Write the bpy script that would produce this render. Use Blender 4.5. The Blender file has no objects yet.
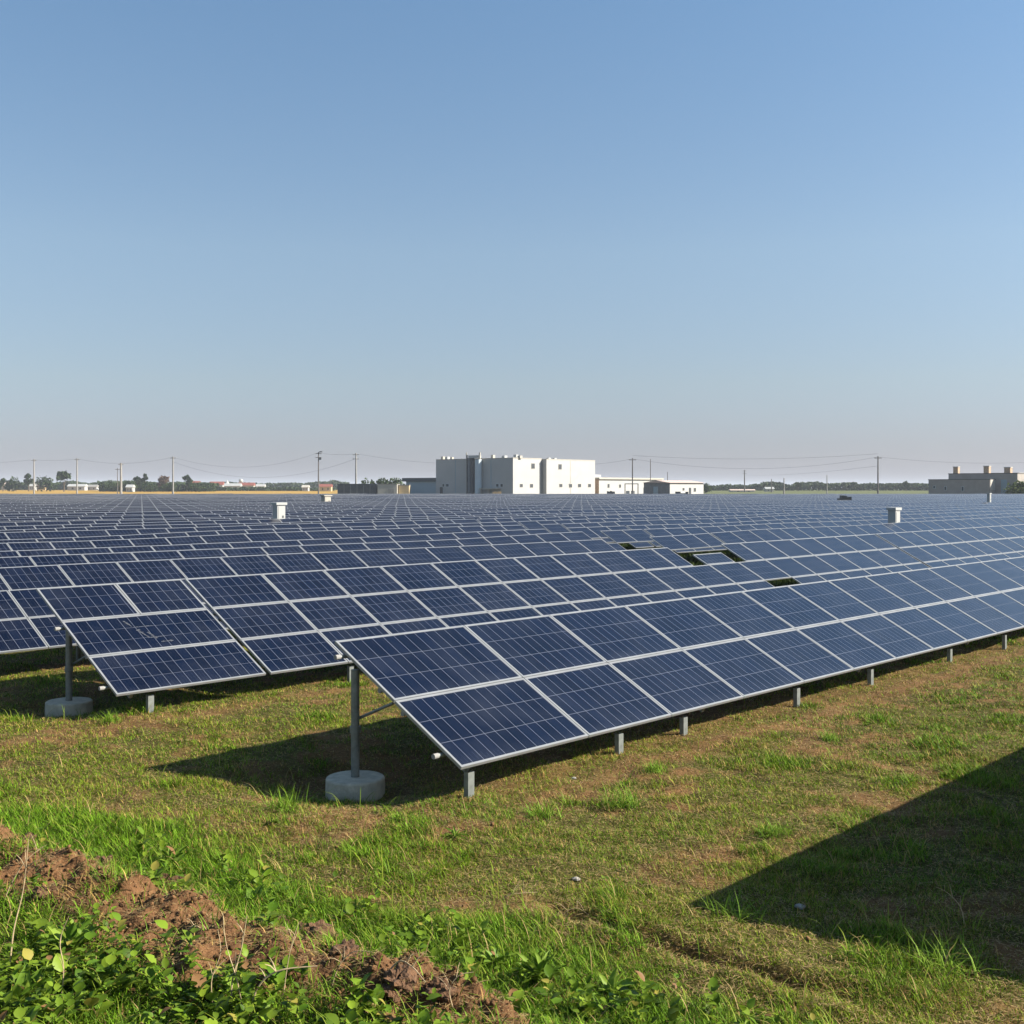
import bpy, math, random
import numpy as np
from mathutils import Vector, Matrix

random.seed(7)
rng = np.random.default_rng(11)
S = bpy.context.scene
COL = S.collection
R = math.radians

# ------------------------------------------------------------------ camera
F = 1150.0      # focal length in pixels
HOR = 488.0     # horizon line
CH = 3.0        # camera height
cd = bpy.data.cameras.new('camera')
cam = bpy.data.objects.new('camera', cd)
COL.objects.link(cam)
cam.location = (0, 0, CH)
cam.rotation_euler = (R(90), 0, 0)
cd.sensor_width = 36
cd.lens = F / 1024 * 36
cd.shift_y = -(512 - HOR) / 1024
cd.clip_start = 0.1
cd.clip_end = 20000
S.camera = cam

# ------------------------------------------------------------------ light
SUN = Vector((2.05, -0.10, 1.347)).normalized()
SUN_EL = math.asin(SUN.z)
SUN_AZ = math.atan2(SUN.x, SUN.y)
w = bpy.data.worlds.new("World")
S.world = w
w.use_nodes = True
wn = w.node_tree.nodes
wl = w.node_tree.links
wn.clear()
sky = wn.new('ShaderNodeTexSky')
sky.sky_type = 'NISHITA'
sky.sun_disc = False
sky.sun_elevation = SUN_EL
sky.sun_rotation = SUN_AZ
sky.altitude = 0
sky.air_density = 1.0
sky.dust_density = 0.6
sky.ozone_density = 3.0
tint = wn.new('ShaderNodeMix'); tint.data_type = 'RGBA'; tint.blend_type = 'MULTIPLY'
tint.inputs[0].default_value = 1.0
tcw = wn.new('ShaderNodeTexCoord')
sepw = wn.new('ShaderNodeSeparateXYZ'); wl.new(tcw.outputs['Generated'], sepw.inputs[0])
rpw = wn.new('ShaderNodeValToRGB'); wl.new(sepw.outputs[2], rpw.inputs[0])
e = rpw.color_ramp.elements
e[0].position = 0.0; e[0].color = (.53, .53, .79, 1)
e[1].position = 0.40; e[1].color = (1.06, 1.15, 1.11, 1)
for pz, cz in ((.04, (.65, .62, .77, 1)), (.09, (.84, .77, .78, 1)), (.2, (1.10, 1.02, .93, 1))):
    k_ = e.new(pz); k_.color = cz
azf = wn.new('ShaderNodeMath'); azf.operation = 'MULTIPLY_ADD'; wl.new(sepw.outputs[0], azf.inputs[0])
azf.inputs[1].default_value = 0.06; azf.inputs[2].default_value = 1.0      # air is brighter on the sun's side
azs = wn.new('ShaderNodeVectorMath'); azs.operation = 'SCALE'
wl.new(rpw.outputs[0], azs.inputs[0]); wl.new(azf.outputs[0], azs.inputs['Scale'])
wl.new(azs.outputs[0], tint.inputs[7])
bg = wn.new('ShaderNodeBackground')
bg.inputs[1].default_value = 0.0569
wo = wn.new('ShaderNodeOutputWorld')
wl.new(sky.outputs[0], tint.inputs[6])
wl.new(tint.outputs[2], bg.inputs[0])
wl.new(bg.outputs[0], wo.inputs[0])
sl = bpy.data.lights.new('sun', 'SUN')
sl.energy = 4.6
sl.angle = R(0.5)
sl.color = (1.0, 0.94, 0.84)
so = bpy.data.objects.new('sun', sl)
so.rotation_euler = SUN.to_track_quat('Z', 'Y').to_euler()
so.location = (30, 0, 30)
COL.objects.link(so)
S.view_settings.view_transform = 'Standard'
S.view_settings.look = 'None'
S.view_settings.gamma = 1
S.view_settings.exposure = 1.35

# ------------------------------------------------------------------ helpers
RX, RY = 0.6806, 0.7327          # direction the panel rows run in (away, right)
PX, PY = -0.7327, 0.6806         # square to the rows, away from the camera
ROW_ANG = math.atan2(RY, RX)


def world(s, d, z=0.0):
    return Vector((RX * s + PX * d, RY * s + PY * d, z))


def px(x, Y, y=None, z=0.0):
    """pixel column (and row) at depth Y -> world point"""
    if y is not None:
        z = CH - (y - HOR) * Y / F
    return Vector(((x - 512) / F * Y, Y, z))


def tag(o, label=None, cat=None, group=None, kind=None):
    if label: o['label'] = label
    if cat: o['category'] = cat
    if group: o['group'] = group
    if kind: o['kind'] = kind
    return o


def empty(name, loc, rz=0.0):
    o = bpy.data.objects.new(name, None)
    o.empty_display_size = 0.2
    o.location = loc
    o.rotation_euler = (0, 0, rz)
    COL.objects.link(o)
    return o


class MB:
    def __init__(self):
        self.v = []; self.f = []; self.m = []; self.uv = []

    def quad(self, pts, m=0, uv=None):
        i = len(self.v)
        self.v += [tuple(p) for p in pts]
        self.f.append(tuple(range(i, i + len(pts))))
        self.m.append(m)
        self.uv += list(uv) if uv else [(0.0, 0.0)] * len(pts)

    def box(self, a, b, m=0, M=None):
        x0, y0, z0 = a; x1, y1, z1 = b
        c = [(x0, y0, z0), (x1, y0, z0), (x1, y1, z0), (x0, y1, z0), (x0, y0, z1), (x1, y0, z1), (x1, y1, z1), (x0, y1, z1)]
        if M is not None:
            c = [tuple(M @ Vector(p)) for p in c]
        for q in ((0, 3, 2, 1), (4, 5, 6, 7), (0, 1, 5, 4), (1, 2, 6, 5), (2, 3, 7, 6), (3, 0, 4, 7)):
            self.quad([c[k] for k in q], m)

    def tube(self, pts, r, n=10, m=0, cap=True):
        pts = [Vector(p) for p in pts]
        rs = r if isinstance(r, (list, tuple)) else [r] * len(pts)
        rings = []
        for i, p in enumerate(pts):
            t = (pts[min(i + 1, len(pts) - 1)] - pts[max(i - 1, 0)]).normalized()
            up = Vector((0, 0, 1)) if abs(t.z) < 0.9 else Vector((1, 0, 0))
            a = t.cross(up).normalized(); b = t.cross(a).normalized()
            rings.append([tuple(p + (a * math.cos(2 * math.pi * k / n) + b * math.sin(2 * math.pi * k / n)) * rs[i]) for k in range(n)])
        for i in range(len(rings) - 1):
            for k in range(n):
                self.quad([rings[i][k], rings[i][(k + 1) % n], rings[i + 1][(k + 1) % n], rings[i + 1][k]], m)
        if cap:
            self.quad(rings[0], m)
            self.quad(rings[-1][::-1], m)

    def lathe(self, prof, n=32, m=0, wob=None):
        rings = []
        for r, z in prof:
            rings.append([(r * math.cos(2 * math.pi * k / n) * (1 + (wob(k, z) if wob else 0)), r * math.sin(2 * math.pi * k / n) * (1 + (wob(k, z) if wob else 0)), z) for k in range(n)])
        for i in range(len(rings) - 1):
            for k in range(n):
                self.quad([rings[i][k], rings[i][(k + 1) % n], rings[i + 1][(k + 1) % n], rings[i + 1][k]], m)
        self.quad(rings[-1], m)

    def mesh(self, name, mats, smooth=False):
        me = bpy.data.meshes.new(name)
        me.from_pydata(self.v, [], self.f)
        for mt in (mats if isinstance(mats, (list, tuple)) else [mats]):
            me.materials.append(mt)
        me.polygons.foreach_set('material_index', self.m)
        ul = me.uv_layers.new(name='UVMap')
        ul.data.foreach_set('uv', np.array(self.uv, dtype=np.float32).ravel())
        if smooth:
            me.polygons.foreach_set('use_smooth', [True] * len(self.f))
            me.update()
        return me

    def build(self, name, mats, parent=None, loc=(0, 0, 0), rot=(0, 0, 0), smooth=False):
        return put(name, self.mesh(name, mats, smooth), parent, loc, rot)


def put(name, me, parent=None, loc=(0, 0, 0), rot=(0, 0, 0)):
    o = bpy.data.objects.new(name, me)
    o.location = loc; o.rotation_euler = rot
    COL.objects.link(o)
    if parent is not None: o.parent = parent
    return o


def copy_tree(o, parent=None):
    c = o.copy(); COL.objects.link(c); c.parent = parent
    for ch in [k for k in COL.objects if k.parent == o]:
        copy_tree(ch, c)
    return c


def np_mesh(name, V, faces_list, mats, col=None, smooth=False, parent=None, loc=None):
    """V (n,3); faces_list: list of (k,m) int arrays; col (n,3) linear colour per vertex"""
    me = bpy.data.meshes.new(name)
    nv = len(V)
    loops = np.concatenate([f.ravel() for f in faces_list]).astype(np.int32)
    sizes = np.concatenate([np.full(len(f), f.shape[1]) for f in faces_list]).astype(np.int32)
    starts = np.concatenate([[0], np.cumsum(sizes)[:-1]]).astype(np.int32)
    me.vertices.add(nv)
    me.vertices.foreach_set('co', np.ascontiguousarray(V, dtype=np.float32).ravel())
    me.loops.add(len(loops)); me.loops.foreach_set('vertex_index', loops)
    me.polygons.add(len(sizes)); me.polygons.foreach_set('loop_start', starts)
    me.polygons.foreach_set('loop_total', sizes)
    if smooth: me.polygons.foreach_set('use_smooth', np.ones(len(sizes), dtype=bool))
    me.update(calc_edges=True)
    if col is not None:
        at = me.color_attributes.new('tone', 'FLOAT_COLOR', 'POINT')
        c4 = np.ones((nv, 4), dtype=np.float32); c4[:, :3] = col
        at.data.foreach_set('color', c4.ravel())
    me.materials.append(mats)
    return put(name, me, parent, loc or (0, 0, 0))


def instances(TV, TF, pos, yaw, pitch, sx, sy, sz):
    """template verts TV (local x side, y along, z normal) repeated with numpy"""
    n = len(pos); k = len(TV)
    X = TV[None, :, 0] * sx[:, None]; Y = TV[None, :, 1] * sy[:, None]; Z = TV[None, :, 2] * sz[:, None]
    cp, sp = np.cos(pitch)[:, None], np.sin(pitch)[:, None]
    Y2 = Y * cp - Z * sp; Z2 = Y * sp + Z * cp
    cy, sy_ = np.cos(yaw)[:, None], np.sin(yaw)[:, None]
    X3 = X * cy - Y2 * sy_; Y3 = X * sy_ + Y2 * cy
    V = np.stack([X3, Y3, Z2], -1) + pos[:, None, :]
    off = (np.arange(n) * k)
    faces = [(f[None, :, :] + off[:, None, None]).reshape(-1, f.shape[1]) for f in TF]
    return V.reshape(-1, 3), faces


_tab = np.random.default_rng(3).random((256, 256))


def vn(x, y, sc, seed=0):
    x = np.asarray(x, float) / sc + seed * 17.31; y = np.asarray(y, float) / sc + seed * 9.77
    xi = np.floor(x).astype(int); yi = np.floor(y).astype(int)
    fx = x - xi; fy = y - yi
    fx = fx * fx * (3 - 2 * fx); fy = fy * fy * (3 - 2 * fy)
    a = _tab[xi & 255, yi & 255]; b = _tab[(xi + 1) & 255, yi & 255]
    c = _tab[xi & 255, (yi + 1) & 255]; d = _tab[(xi + 1) & 255, (yi + 1) & 255]
    return (a * (1 - fx) + b * fx) * (1 - fy) + (c * (1 - fx) + d * fx) * fy


def fbm(x, y, sc, seed=0, o=4):
    t = 0; a = 1; n = 0
    for i in range(o):
        t = t + a * vn(x, y, sc / 2 ** i, seed + i * 3); n += a; a *= 0.5
    return t / n


def sstep(a, b, x):
    t = np.clip((x - a) / (b - a), 0, 1)
    return t * t * (3 - 2 * t)


# ------------------------------------------------------------------ materials
def mat(name, col, rough=0.7, metal=0.0, var=0.0, vscale=8.0, bump=0.0, bscale=60.0, spec=0.5):
    m = bpy.data.materials.new(name); m.use_nodes = True
    n = m.node_tree.nodes; l = m.node_tree.links
    b = n['Principled BSDF']
    b.inputs['Roughness'].default_value = rough
    b.inputs['Metallic'].default_value = metal
    b.inputs['Specular IOR Level'].default_value = spec
    b.inputs['Base Color'].default_value = (*col, 1)
    tc = n.new('ShaderNodeTexCoord')
    if var:
        no = n.new('ShaderNodeTexNoise'); no.inputs['Scale'].default_value = vscale; no.inputs['Detail'].default_value = 6
        l.new(tc.outputs['Object'], no.inputs['Vector'])
        rp = n.new('ShaderNodeValToRGB')
        rp.color_ramp.elements[0].position = 0.3; rp.color_ramp.elements[1].position = 0.7
        rp.color_ramp.elements[0].color = (*[c * (1 - var) for c in col], 1)
        rp.color_ramp.elements[1].color = (*[min(1, c * (1 + var)) for c in col], 1)
        l.new(no.outputs[0], rp.inputs[0]); l.new(rp.outputs[0], b.inputs['Base Color'])
    if bump:
        n2 = n.new('ShaderNodeTexNoise'); n2.inputs['Scale'].default_value = bscale; n2.inputs['Detail'].default_value = 5
        l.new(tc.outputs['Object'], n2.inputs['Vector'])
        bp = n.new('ShaderNodeBump'); bp.inputs['Strength'].default_value = bump; bp.inputs['Distance'].default_value = 0.02
        l.new(n2.outputs[0], bp.inputs['Height']); l.new(bp.outputs[0], b.inputs['Normal'])
    return m


def tone_mat(name, rough=0.8, trans=0.0, bump=0.0, bscale=80, var=0.0, vscale=20):
    m = bpy.data.materials.new(name); m.use_nodes = True
    n = m.node_tree.nodes; l = m.node_tree.links
    b = n['Principled BSDF']; b.inputs['Roughness'].default_value = rough
    b.inputs['Specular IOR Level'].default_value = 0.12
    at = n.new('ShaderNodeAttribute'); at.attribute_name = 'tone'
    src = at.outputs['Color']
    if var:
        geo = n.new('ShaderNodeNewGeometry')
        no = n.new('ShaderNodeTexNoise'); no.inputs['Scale'].default_value = vscale; no.inputs['Detail'].default_value = 8
        no.inputs['Roughness'].default_value = 0.7
        l.new(geo.outputs['Position'], no.inputs['Vector'])
        mr = n.new('ShaderNodeMapRange'); mr.inputs[1].default_value = 0.3; mr.inputs[2].default_value = 0.7
        mr.inputs[3].default_value = 1 - var; mr.inputs[4].default_value = 1 + var
        l.new(no.outputs[0], mr.inputs[0])
        mx = n.new('ShaderNodeVectorMath'); mx.operation = 'SCALE'
        l.new(src, mx.inputs[0]); l.new(mr.outputs[0], mx.inputs['Scale'])
        src = mx.outputs[0]
    l.new(src, b.inputs['Base Color'])
    if bump:
        geo = n.new('ShaderNodeNewGeometry')
        n2 = n.new('ShaderNodeTexNoise'); n2.inputs['Scale'].default_value = bscale; n2.inputs['Detail'].default_value = 6
        l.new(geo.outputs['Position'], n2.inputs['Vector'])
        bp = n.new('ShaderNodeBump'); bp.inputs['Strength'].default_value = bump; bp.inputs['Distance'].default_value = 0.02
        l.new(n2.outputs[0], bp.inputs['Height']); l.new(bp.outputs[0], b.inputs['Normal'])
    if trans:
        tr = n.new('ShaderNodeBsdfTranslucent'); l.new(src, tr.inputs['Color'])
        ms = n.new('ShaderNodeMixShader'); ms.inputs[0].default_value = trans
        out = n['Material Output']
        l.new(b.outputs[0], ms.inputs[1]); l.new(tr.outputs[0], ms.inputs[2]); l.new(ms.outputs[0], out.inputs['Surface'])
    return m


def glass_mat():
    m = bpy.data.materials.new('solar_cells'); m.use_nodes = True
    n = m.node_tree.nodes; l = m.node_tree.links
    b = n['Principled BSDF']
    uv = n.new('ShaderNodeUVMap'); uv.uv_map = 'UVMap'
    sep = n.new('ShaderNodeSeparateXYZ'); l.new(uv.outputs[0], sep.inputs[0])

    def line(sock, period, width):
        a = n.new('ShaderNodeMath'); a.operation = 'DIVIDE'; l.new(sock, a.inputs[0]); a.inputs[1].default_value = period
        f = n.new('ShaderNodeMath'); f.operation = 'FRACT'; l.new(a.outputs[0], f.inputs[0])
        s = n.new('ShaderNodeMath'); s.operation = 'SUBTRACT'; l.new(f.outputs[0], s.inputs[0]); s.inputs[1].default_value = 0.5
        ab = n.new('ShaderNodeMath'); ab.operation = 'ABSOLUTE'; l.new(s.outputs[0], ab.inputs[0])
        g = n.new('ShaderNodeMath'); g.operation = 'GREATER_THAN'; l.new(ab.outputs[0], g.inputs[0]); g.inputs[1].default_value = 0.5 - width / period / 2
        fl = n.new('ShaderNodeMath'); fl.operation = 'FLOOR'; l.new(a.outputs[0], fl.inputs[0])
        return g.outputs[0], fl.outputs[0]
    lu, cu = line(sep.outputs[0], 0.155, 0.0075)
    lv, cv = line(sep.outputs[1], 1.0, 0.0)      # v runs 0..3 over a panel: three cell bands
    lvw, cv = line(sep.outputs[1], 1.0, 0.026)
    fine, _ = line(sep.outputs[0], 0.0517, 0.003)
    # per cell tone and crystal grain
    cmb = n.new('ShaderNodeCombineXYZ'); l.new(cu, cmb.inputs[0]); l.new(cv, cmb.inputs[1])
    oi = n.new('ShaderNodeObjectInfo'); l.new(oi.outputs['Random'], cmb.inputs[2])
    wnz = n.new('ShaderNodeTexWhiteNoise'); wnz.noise_dimensions = '3D'; l.new(cmb.outputs[0], wnz.inputs['Vector'])
    base = n.new('ShaderNodeMix'); base.data_type = 'RGBA'
    base.inputs[6].default_value = (0.0008, 0.0020, 0.0090, 1)
    base.inputs[7].default_value = (0.0014, 0.0038, 0.0150, 1)
    l.new(wnz.outputs['Value'], base.inputs[0])
    geo = n.new('ShaderNodeNewGeometry')
    dn = n.new('ShaderNodeTexNoise'); dn.inputs['Scale'].default_value = 1.6; dn.inputs['Detail'].default_value = 7; dn.inputs['Roughness'].default_value = 0.65
    l.new(geo.outputs['Position'], dn.inputs['Vector'])
    dr = n.new('ShaderNodeMapRange'); dr.inputs[1].default_value = 0.45; dr.inputs[2].default_value = 0.8; dr.inputs[3].default_value = 0.0; dr.inputs[4].default_value = 0.10
    l.new(dn.outputs[0], dr.inputs[0])
    pidn = n.new('ShaderNodeMath'); pidn.operation = 'DIVIDE'; l.new(sep.outputs[0], pidn.inputs[0]); pidn.inputs[1].default_value = 5.735
    pfl = n.new('ShaderNodeMath'); pfl.operation = 'FLOOR'; l.new(pidn.outputs[0], pfl.inputs[0])
    pc = n.new('ShaderNodeCombineXYZ'); l.new(pfl.outputs[0], pc.inputs[0]); l.new(oi.outputs['Random'], pc.inputs[1])
    pw = n.new('ShaderNodeTexWhiteNoise'); pw.noise_dimensions = '2D'; l.new(pc.outputs[0], pw.inputs['Vector'])
    rr1 = n.new('ShaderNodeMapRange'); rr1.inputs[3].default_value = 0.17; rr1.inputs[4].default_value = 0.25; l.new(pw.outputs['Value'], rr1.inputs[0]); l.new(rr1.outputs[0], b.inputs['Roughness'])
    ed = n.new('ShaderNodeMapRange'); ed.inputs[1].default_value = 0.45; ed.inputs[2].default_value = 0.0; ed.inputs[3].default_value = 0.0; ed.inputs[4].default_value = 0.10
    l.new(sep.outputs[1], ed.inputs[0])
    em = n.new('ShaderNodeMath'); em.operation = 'MULTIPLY'; l.new(ed.outputs[0], em.inputs[0]); l.new(dn.outputs[0], em.inputs[1])
    ea = n.new('ShaderNodeMath'); ea.operation = 'ADD'; l.new(em.outputs[0], ea.inputs[0]); l.new(dr.outputs[0], ea.inputs[1])
    pt_ = n.new('ShaderNodeMath'); pt_.operation = 'MULTIPLY_ADD'; l.new(pw.outputs['Value'], pt_.inputs[0]); pt_.inputs[1].default_value = 0.009; l.new(ea.outputs[0], pt_.inputs[2])
    dust = n.new('ShaderNodeMix'); dust.data_type = 'RGBA'
    dust.inputs[7].default_value = (0.12, 0.13, 0.165, 1)
    l.new(pt_.outputs[0], dust.inputs[0]); l.new(base.outputs[2], dust.inputs[6])
    cur = dust.outputs[2]
    for sock, fac, c in ((fine, 0.22, (0.07, 0.08, 0.11)), (lu, 0.60, (0.16, 0.17, 0.20)), (lvw, 0.45, (0.16, 0.17, 0.20))):
        k = n.new('ShaderNodeMath'); k.operation = 'MULTIPLY'; l.new(sock, k.inputs[0]); k.inputs[1].default_value = fac
        x = n.new('ShaderNodeMix'); x.data_type = 'RGBA'; x.inputs[7].default_value = (*c, 1)
        l.new(k.outputs[0], x.inputs[0]); l.new(cur, x.inputs[6]); cur = x.outputs[2]
    l.new(cur, b.inputs['Base Color'])
    b.inputs['Roughness'].default_value = 0.22
    b.inputs['IOR'].default_value = 1.5
    b.inputs['Specular IOR Level'].default_value = 0.46
    return m


M_GLASS = glass_mat()
M_BACK = mat('panel_backsheet', (0.35, 0.36, 0.38), 0.8)
M_FRAME = mat('anodised_aluminium', (0.285, 0.29, 0.29), 0.42, 0.35, 0.10, 3.0)
M_STEEL = mat('galvanised_steel', (0.20, 0.215, 0.20), 0.5, 0.45, 0.22, 14.0)
M_CAP = mat('pale_plastic_cap', (0.39, 0.39, 0.37), 0.5)
M_CONC = mat('concrete', (0.52, 0.45, 0.33), 0.95, 0, 0.22, 9.0, 0.5, 40)
M_WHITE = mat('white_painted_wall', (0.395, 0.388, 0.368), 0.85, 0, 0.05, 0.25)
M_SHADEWALL = mat('pale_grey_cladding', (0.50, 0.56, 0.58), 0.8, 0, 0.05, 0.3)
M_BLUEWALL = mat('blue_grey_cladding', (0.26, 0.34, 0.38), 0.8, 0, 0.06, 0.3)
M_DARK = mat('dark_opening', (0.035, 0.04, 0.045), 0.5)
M_DROOF = mat('dark_roof', (0.05, 0.065, 0.075), 0.8)
M_GREYSHED = mat('grey_corrugated_sheet', (0.16, 0.17, 0.18), 0.7, 0.2, 0.15, 1.5)
M_BLACKSHED = mat('weathered_dark_sheet', (0.075, 0.08, 0.085), 0.8, 0, 0.25, 0.8)
M_CREAM = mat('cream_wall', (0.41, 0.38, 0.32), 0.85, 0, 0.08, 0.5)
M_TAN = mat('tan_wall', (0.50, 0.37, 0.20), 0.85, 0, 0.15, 0.8)
M_PINKROOF = mat('faded_tile_roof', (0.52, 0.40, 0.34), 0.85, 0, 0.1, 1.0)
M_REDROOF = mat('red_tile_roof', (0.22, 0.065, 0.045), 0.85, 0, 0.2, 1.0)
M_GREYBLD = mat('grey_brown_render', (0.31, 0.275, 0.24), 0.9, 0, 0.08, 0.6)
M_STACK = mat('brown_louvre', (0.40, 0.27, 0.17), 0.8, 0, 0.3, 2.5)
M_POLE = mat('weathered_concrete_pole', (0.25, 0.24, 0.22), 0.9, 0, 0.15, 2.0)
M_WPOLE = mat('dark_timber_pole', (0.12, 0.11, 0.10), 0.9, 0, 0.2, 2.0)
M_WIRE = mat('wire', (0.10, 0.10, 0.11), 0.6)
M_BARK = mat('bark', (0.10, 0.075, 0.05), 0.95, 0, 0.3, 4.0)
M_RUST = mat('rust_stain', (0.35, 0.14, 0.07), 0.9)
M_TEAL = mat('teal_lid', (0.08, 0.22, 0.26), 0.6)
M_STRAW = mat('dry_stem', (0.42, 0.31, 0.17), 0.85, 0, 0.25, 30)
M_STONE = mat('pale_stone', (0.30, 0.28, 0.24), 0.9, 0, 0.2, 20, 0.4, 60)
M_CLOD = mat('dry_soil_clod', (0.115, 0.058, 0.026), 1.0, 0, 0.45, 22, 1.0, 60)
M_DUST = mat('dust_smear', (0.050, 0.054, 0.062), 0.9)
M_GROUND = tone_mat('ground_soil_and_turf', 0.95, 0, 0.9, 45, 0.38, 26)
M_GRASS = tone_mat('grass_blade', 0.6, 0.22)
M_LEAF = tone_mat('leaf', 0.45, 0.30)
M_CROWN = tone_mat('tree_leaf', 0.7, 0.2)

# ------------------------------------------------------------------ ground
BX, BY = -1.32, 7.05                 # a point on the soil bank crest
BDX, BDY = 0.80, -0.60               # bank runs this way
BNX, BNY = -0.60, -0.80              # towards the camera


def _dip(s0, d0, x, u, dp, rad):
    p = world(s0 + x, d0 + u * math.cos(R(28.2)))
    return (p.x, p.y, dp, rad)


DIPS = [_dip(7.686, 7.815, .08, 1.88, .24, 1.0), _dip(7.373, 13.81, .15, 1.80, .15, .9)]


def bank_dist(x, y):
    return (x - BX) * BNX + (y - BY) * BNY + (fbm(x, y, 1.1, 41, 3) - 0.5) * 0.7


def height(x, y):
    x = np.asarray(x, float); y = np.asarray(y, float)
    d = bank_dist(x, y)
    along = (x - BX) * BDX + (y - BY) * BDY
    z = (fbm(x, y, 1.6, 5, 4) - 0.5) * 0.10 + (fbm(x, y, 0.25, 8, 3) - 0.5) * 0.05 + (fbm(x, y, 0.13, 9, 2) - 0.5) * 0.03 * sstep(22, 16, y)
    top = 0.20 * sstep(-0.35, 0.05, d) * sstep(3.6, 1.6, along)
    top *= (1 - 0.45 * sstep(0.25, 0.9, d))
    rough = sstep(-0.4, -0.1, d) * sstep(0.75, 0.3, d) * sstep(3.6, 1.8, along)
    z = z + top + rough * ((fbm(x, y, 0.34, 21, 3) - 0.45) * 0.26 + np.abs(fbm(x, y, 0.13, 2, 3) - 0.5) * 0.20)
    # rut in the lower middle
    rd = (y - (8.15 - 0.95 * (x - 0.4))) * 0.72 + (fbm(x, y, 0.7, 60, 3) - 0.5) * 0.5
    rut = np.exp(-(rd / 0.09) ** 2) * sstep(0.1, 0.5, x) * sstep(2.3, 1.6, x)
    z = z - rut * 0.09 + np.exp(-((rd + 0.2) / 0.12) ** 2) * 0.03 * sstep(0.1, 0.5, x) * sstep(2.3, 1.6, x)
    for (fx_, fy_, dp, rd_) in DIPS:
        z = z - dp * np.exp(-(((x - fx_) ** 2 + (y - fy_) ** 2) / rd_ ** 2) ** 1.5)
    far = sstep(330, 900, y)
    return z * sstep(200, 40, y) + far * 1.5


def soil_amount(x, y):
    d = bank_dist(x, y)
    along = (x - BX) * BDX + (y - BY) * BDY
    s1 = sstep(0.53, 0.66, 0.6 * fbm(x, y, 1.0, 31, 5) + 0.4 * fbm(x, y, 0.28, 37, 4) + 0.01)
    s1 = s1 * (0.45 + 0.75 * vn(x, y, 0.16, 13))
    rp = x * PX + y * PY            # distance square to the rows
    rs = x * RX + y * RY
    drip = np.exp(-((rp - 7.45 + (fbm(x, y, 0.8, 70, 3) - 0.5) * 0.5) / 0.28) ** 2) * sstep(7.0, 9.5, rs)
    drip2 = np.exp(-((rp - 13.4 + (fbm(x, y, 0.8, 71, 3) - 0.5) * 0.5) / 0.25) ** 2)
    bank = sstep(-0.30, -0.10, d) * sstep(0.64, 0.42, d) * (0.80 + 0.20 * sstep(.36, .46, fbm(x, y, .35, 19, 3))) * sstep(3.4, 2.0, along)
    under = sstep(7.6, 7.9, rp) * sstep(10.2, 9.6, rp) * 0.55 * sstep(7.4, 7.8, rs)
    rd = (y - (8.15 - 0.95 * (x - 0.4))) * 0.72 + (fbm(x, y, 0.7, 60, 3) - 0.5) * 0.5
    rut = np.exp(-(rd / 0.14) ** 2) * sstep(0.1, 0.5, x) * sstep(2.3, 1.6, x)
    a = np.clip(np.maximum.reduce([s1, drip * 0.95, drip2 * 0.8, bank, under, rut * 0.8]), 0, 1)
    lush = lush_amount(x, y)
    return np.clip(a * (1 - lush * (1 - bank)), 0, 1), bank


def lush_amount(x, y):
    d = bank_dist(x, y)
    along = (x - BX) * BDX + (y - BY) * BDY
    a = sstep(-1.5, -0.9, d + (fbm(x, y, 1.0, 90, 3) - 0.5) * 1.0) * sstep(4.4, 3.0, along)
    b = sstep(0.56, 0.72, 0.65 * fbm(x, y, 0.8, 55, 3) + 0.35 * fbm(x, y, 0.22, 57, 3)) * 0.75
    return np.clip(np.maximum(a, b), 0, 1)


def axis(lo, hi, step, mn, mx):
    a = list(np.arange(lo, hi, step))
    s = step; v = a[-1]
    while v < mx - 1e-6 and mx - v > step:
        s = min(s * 1.09, 250); v += s; a.append(v)
    s = step; v = lo; pre = []
    while v > mn + 1e-6 and v - mn > step:
        s = min(s * 1.09, 250); v -= s; pre.append(v)
    return np.array(pre[::-1] + a)


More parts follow.
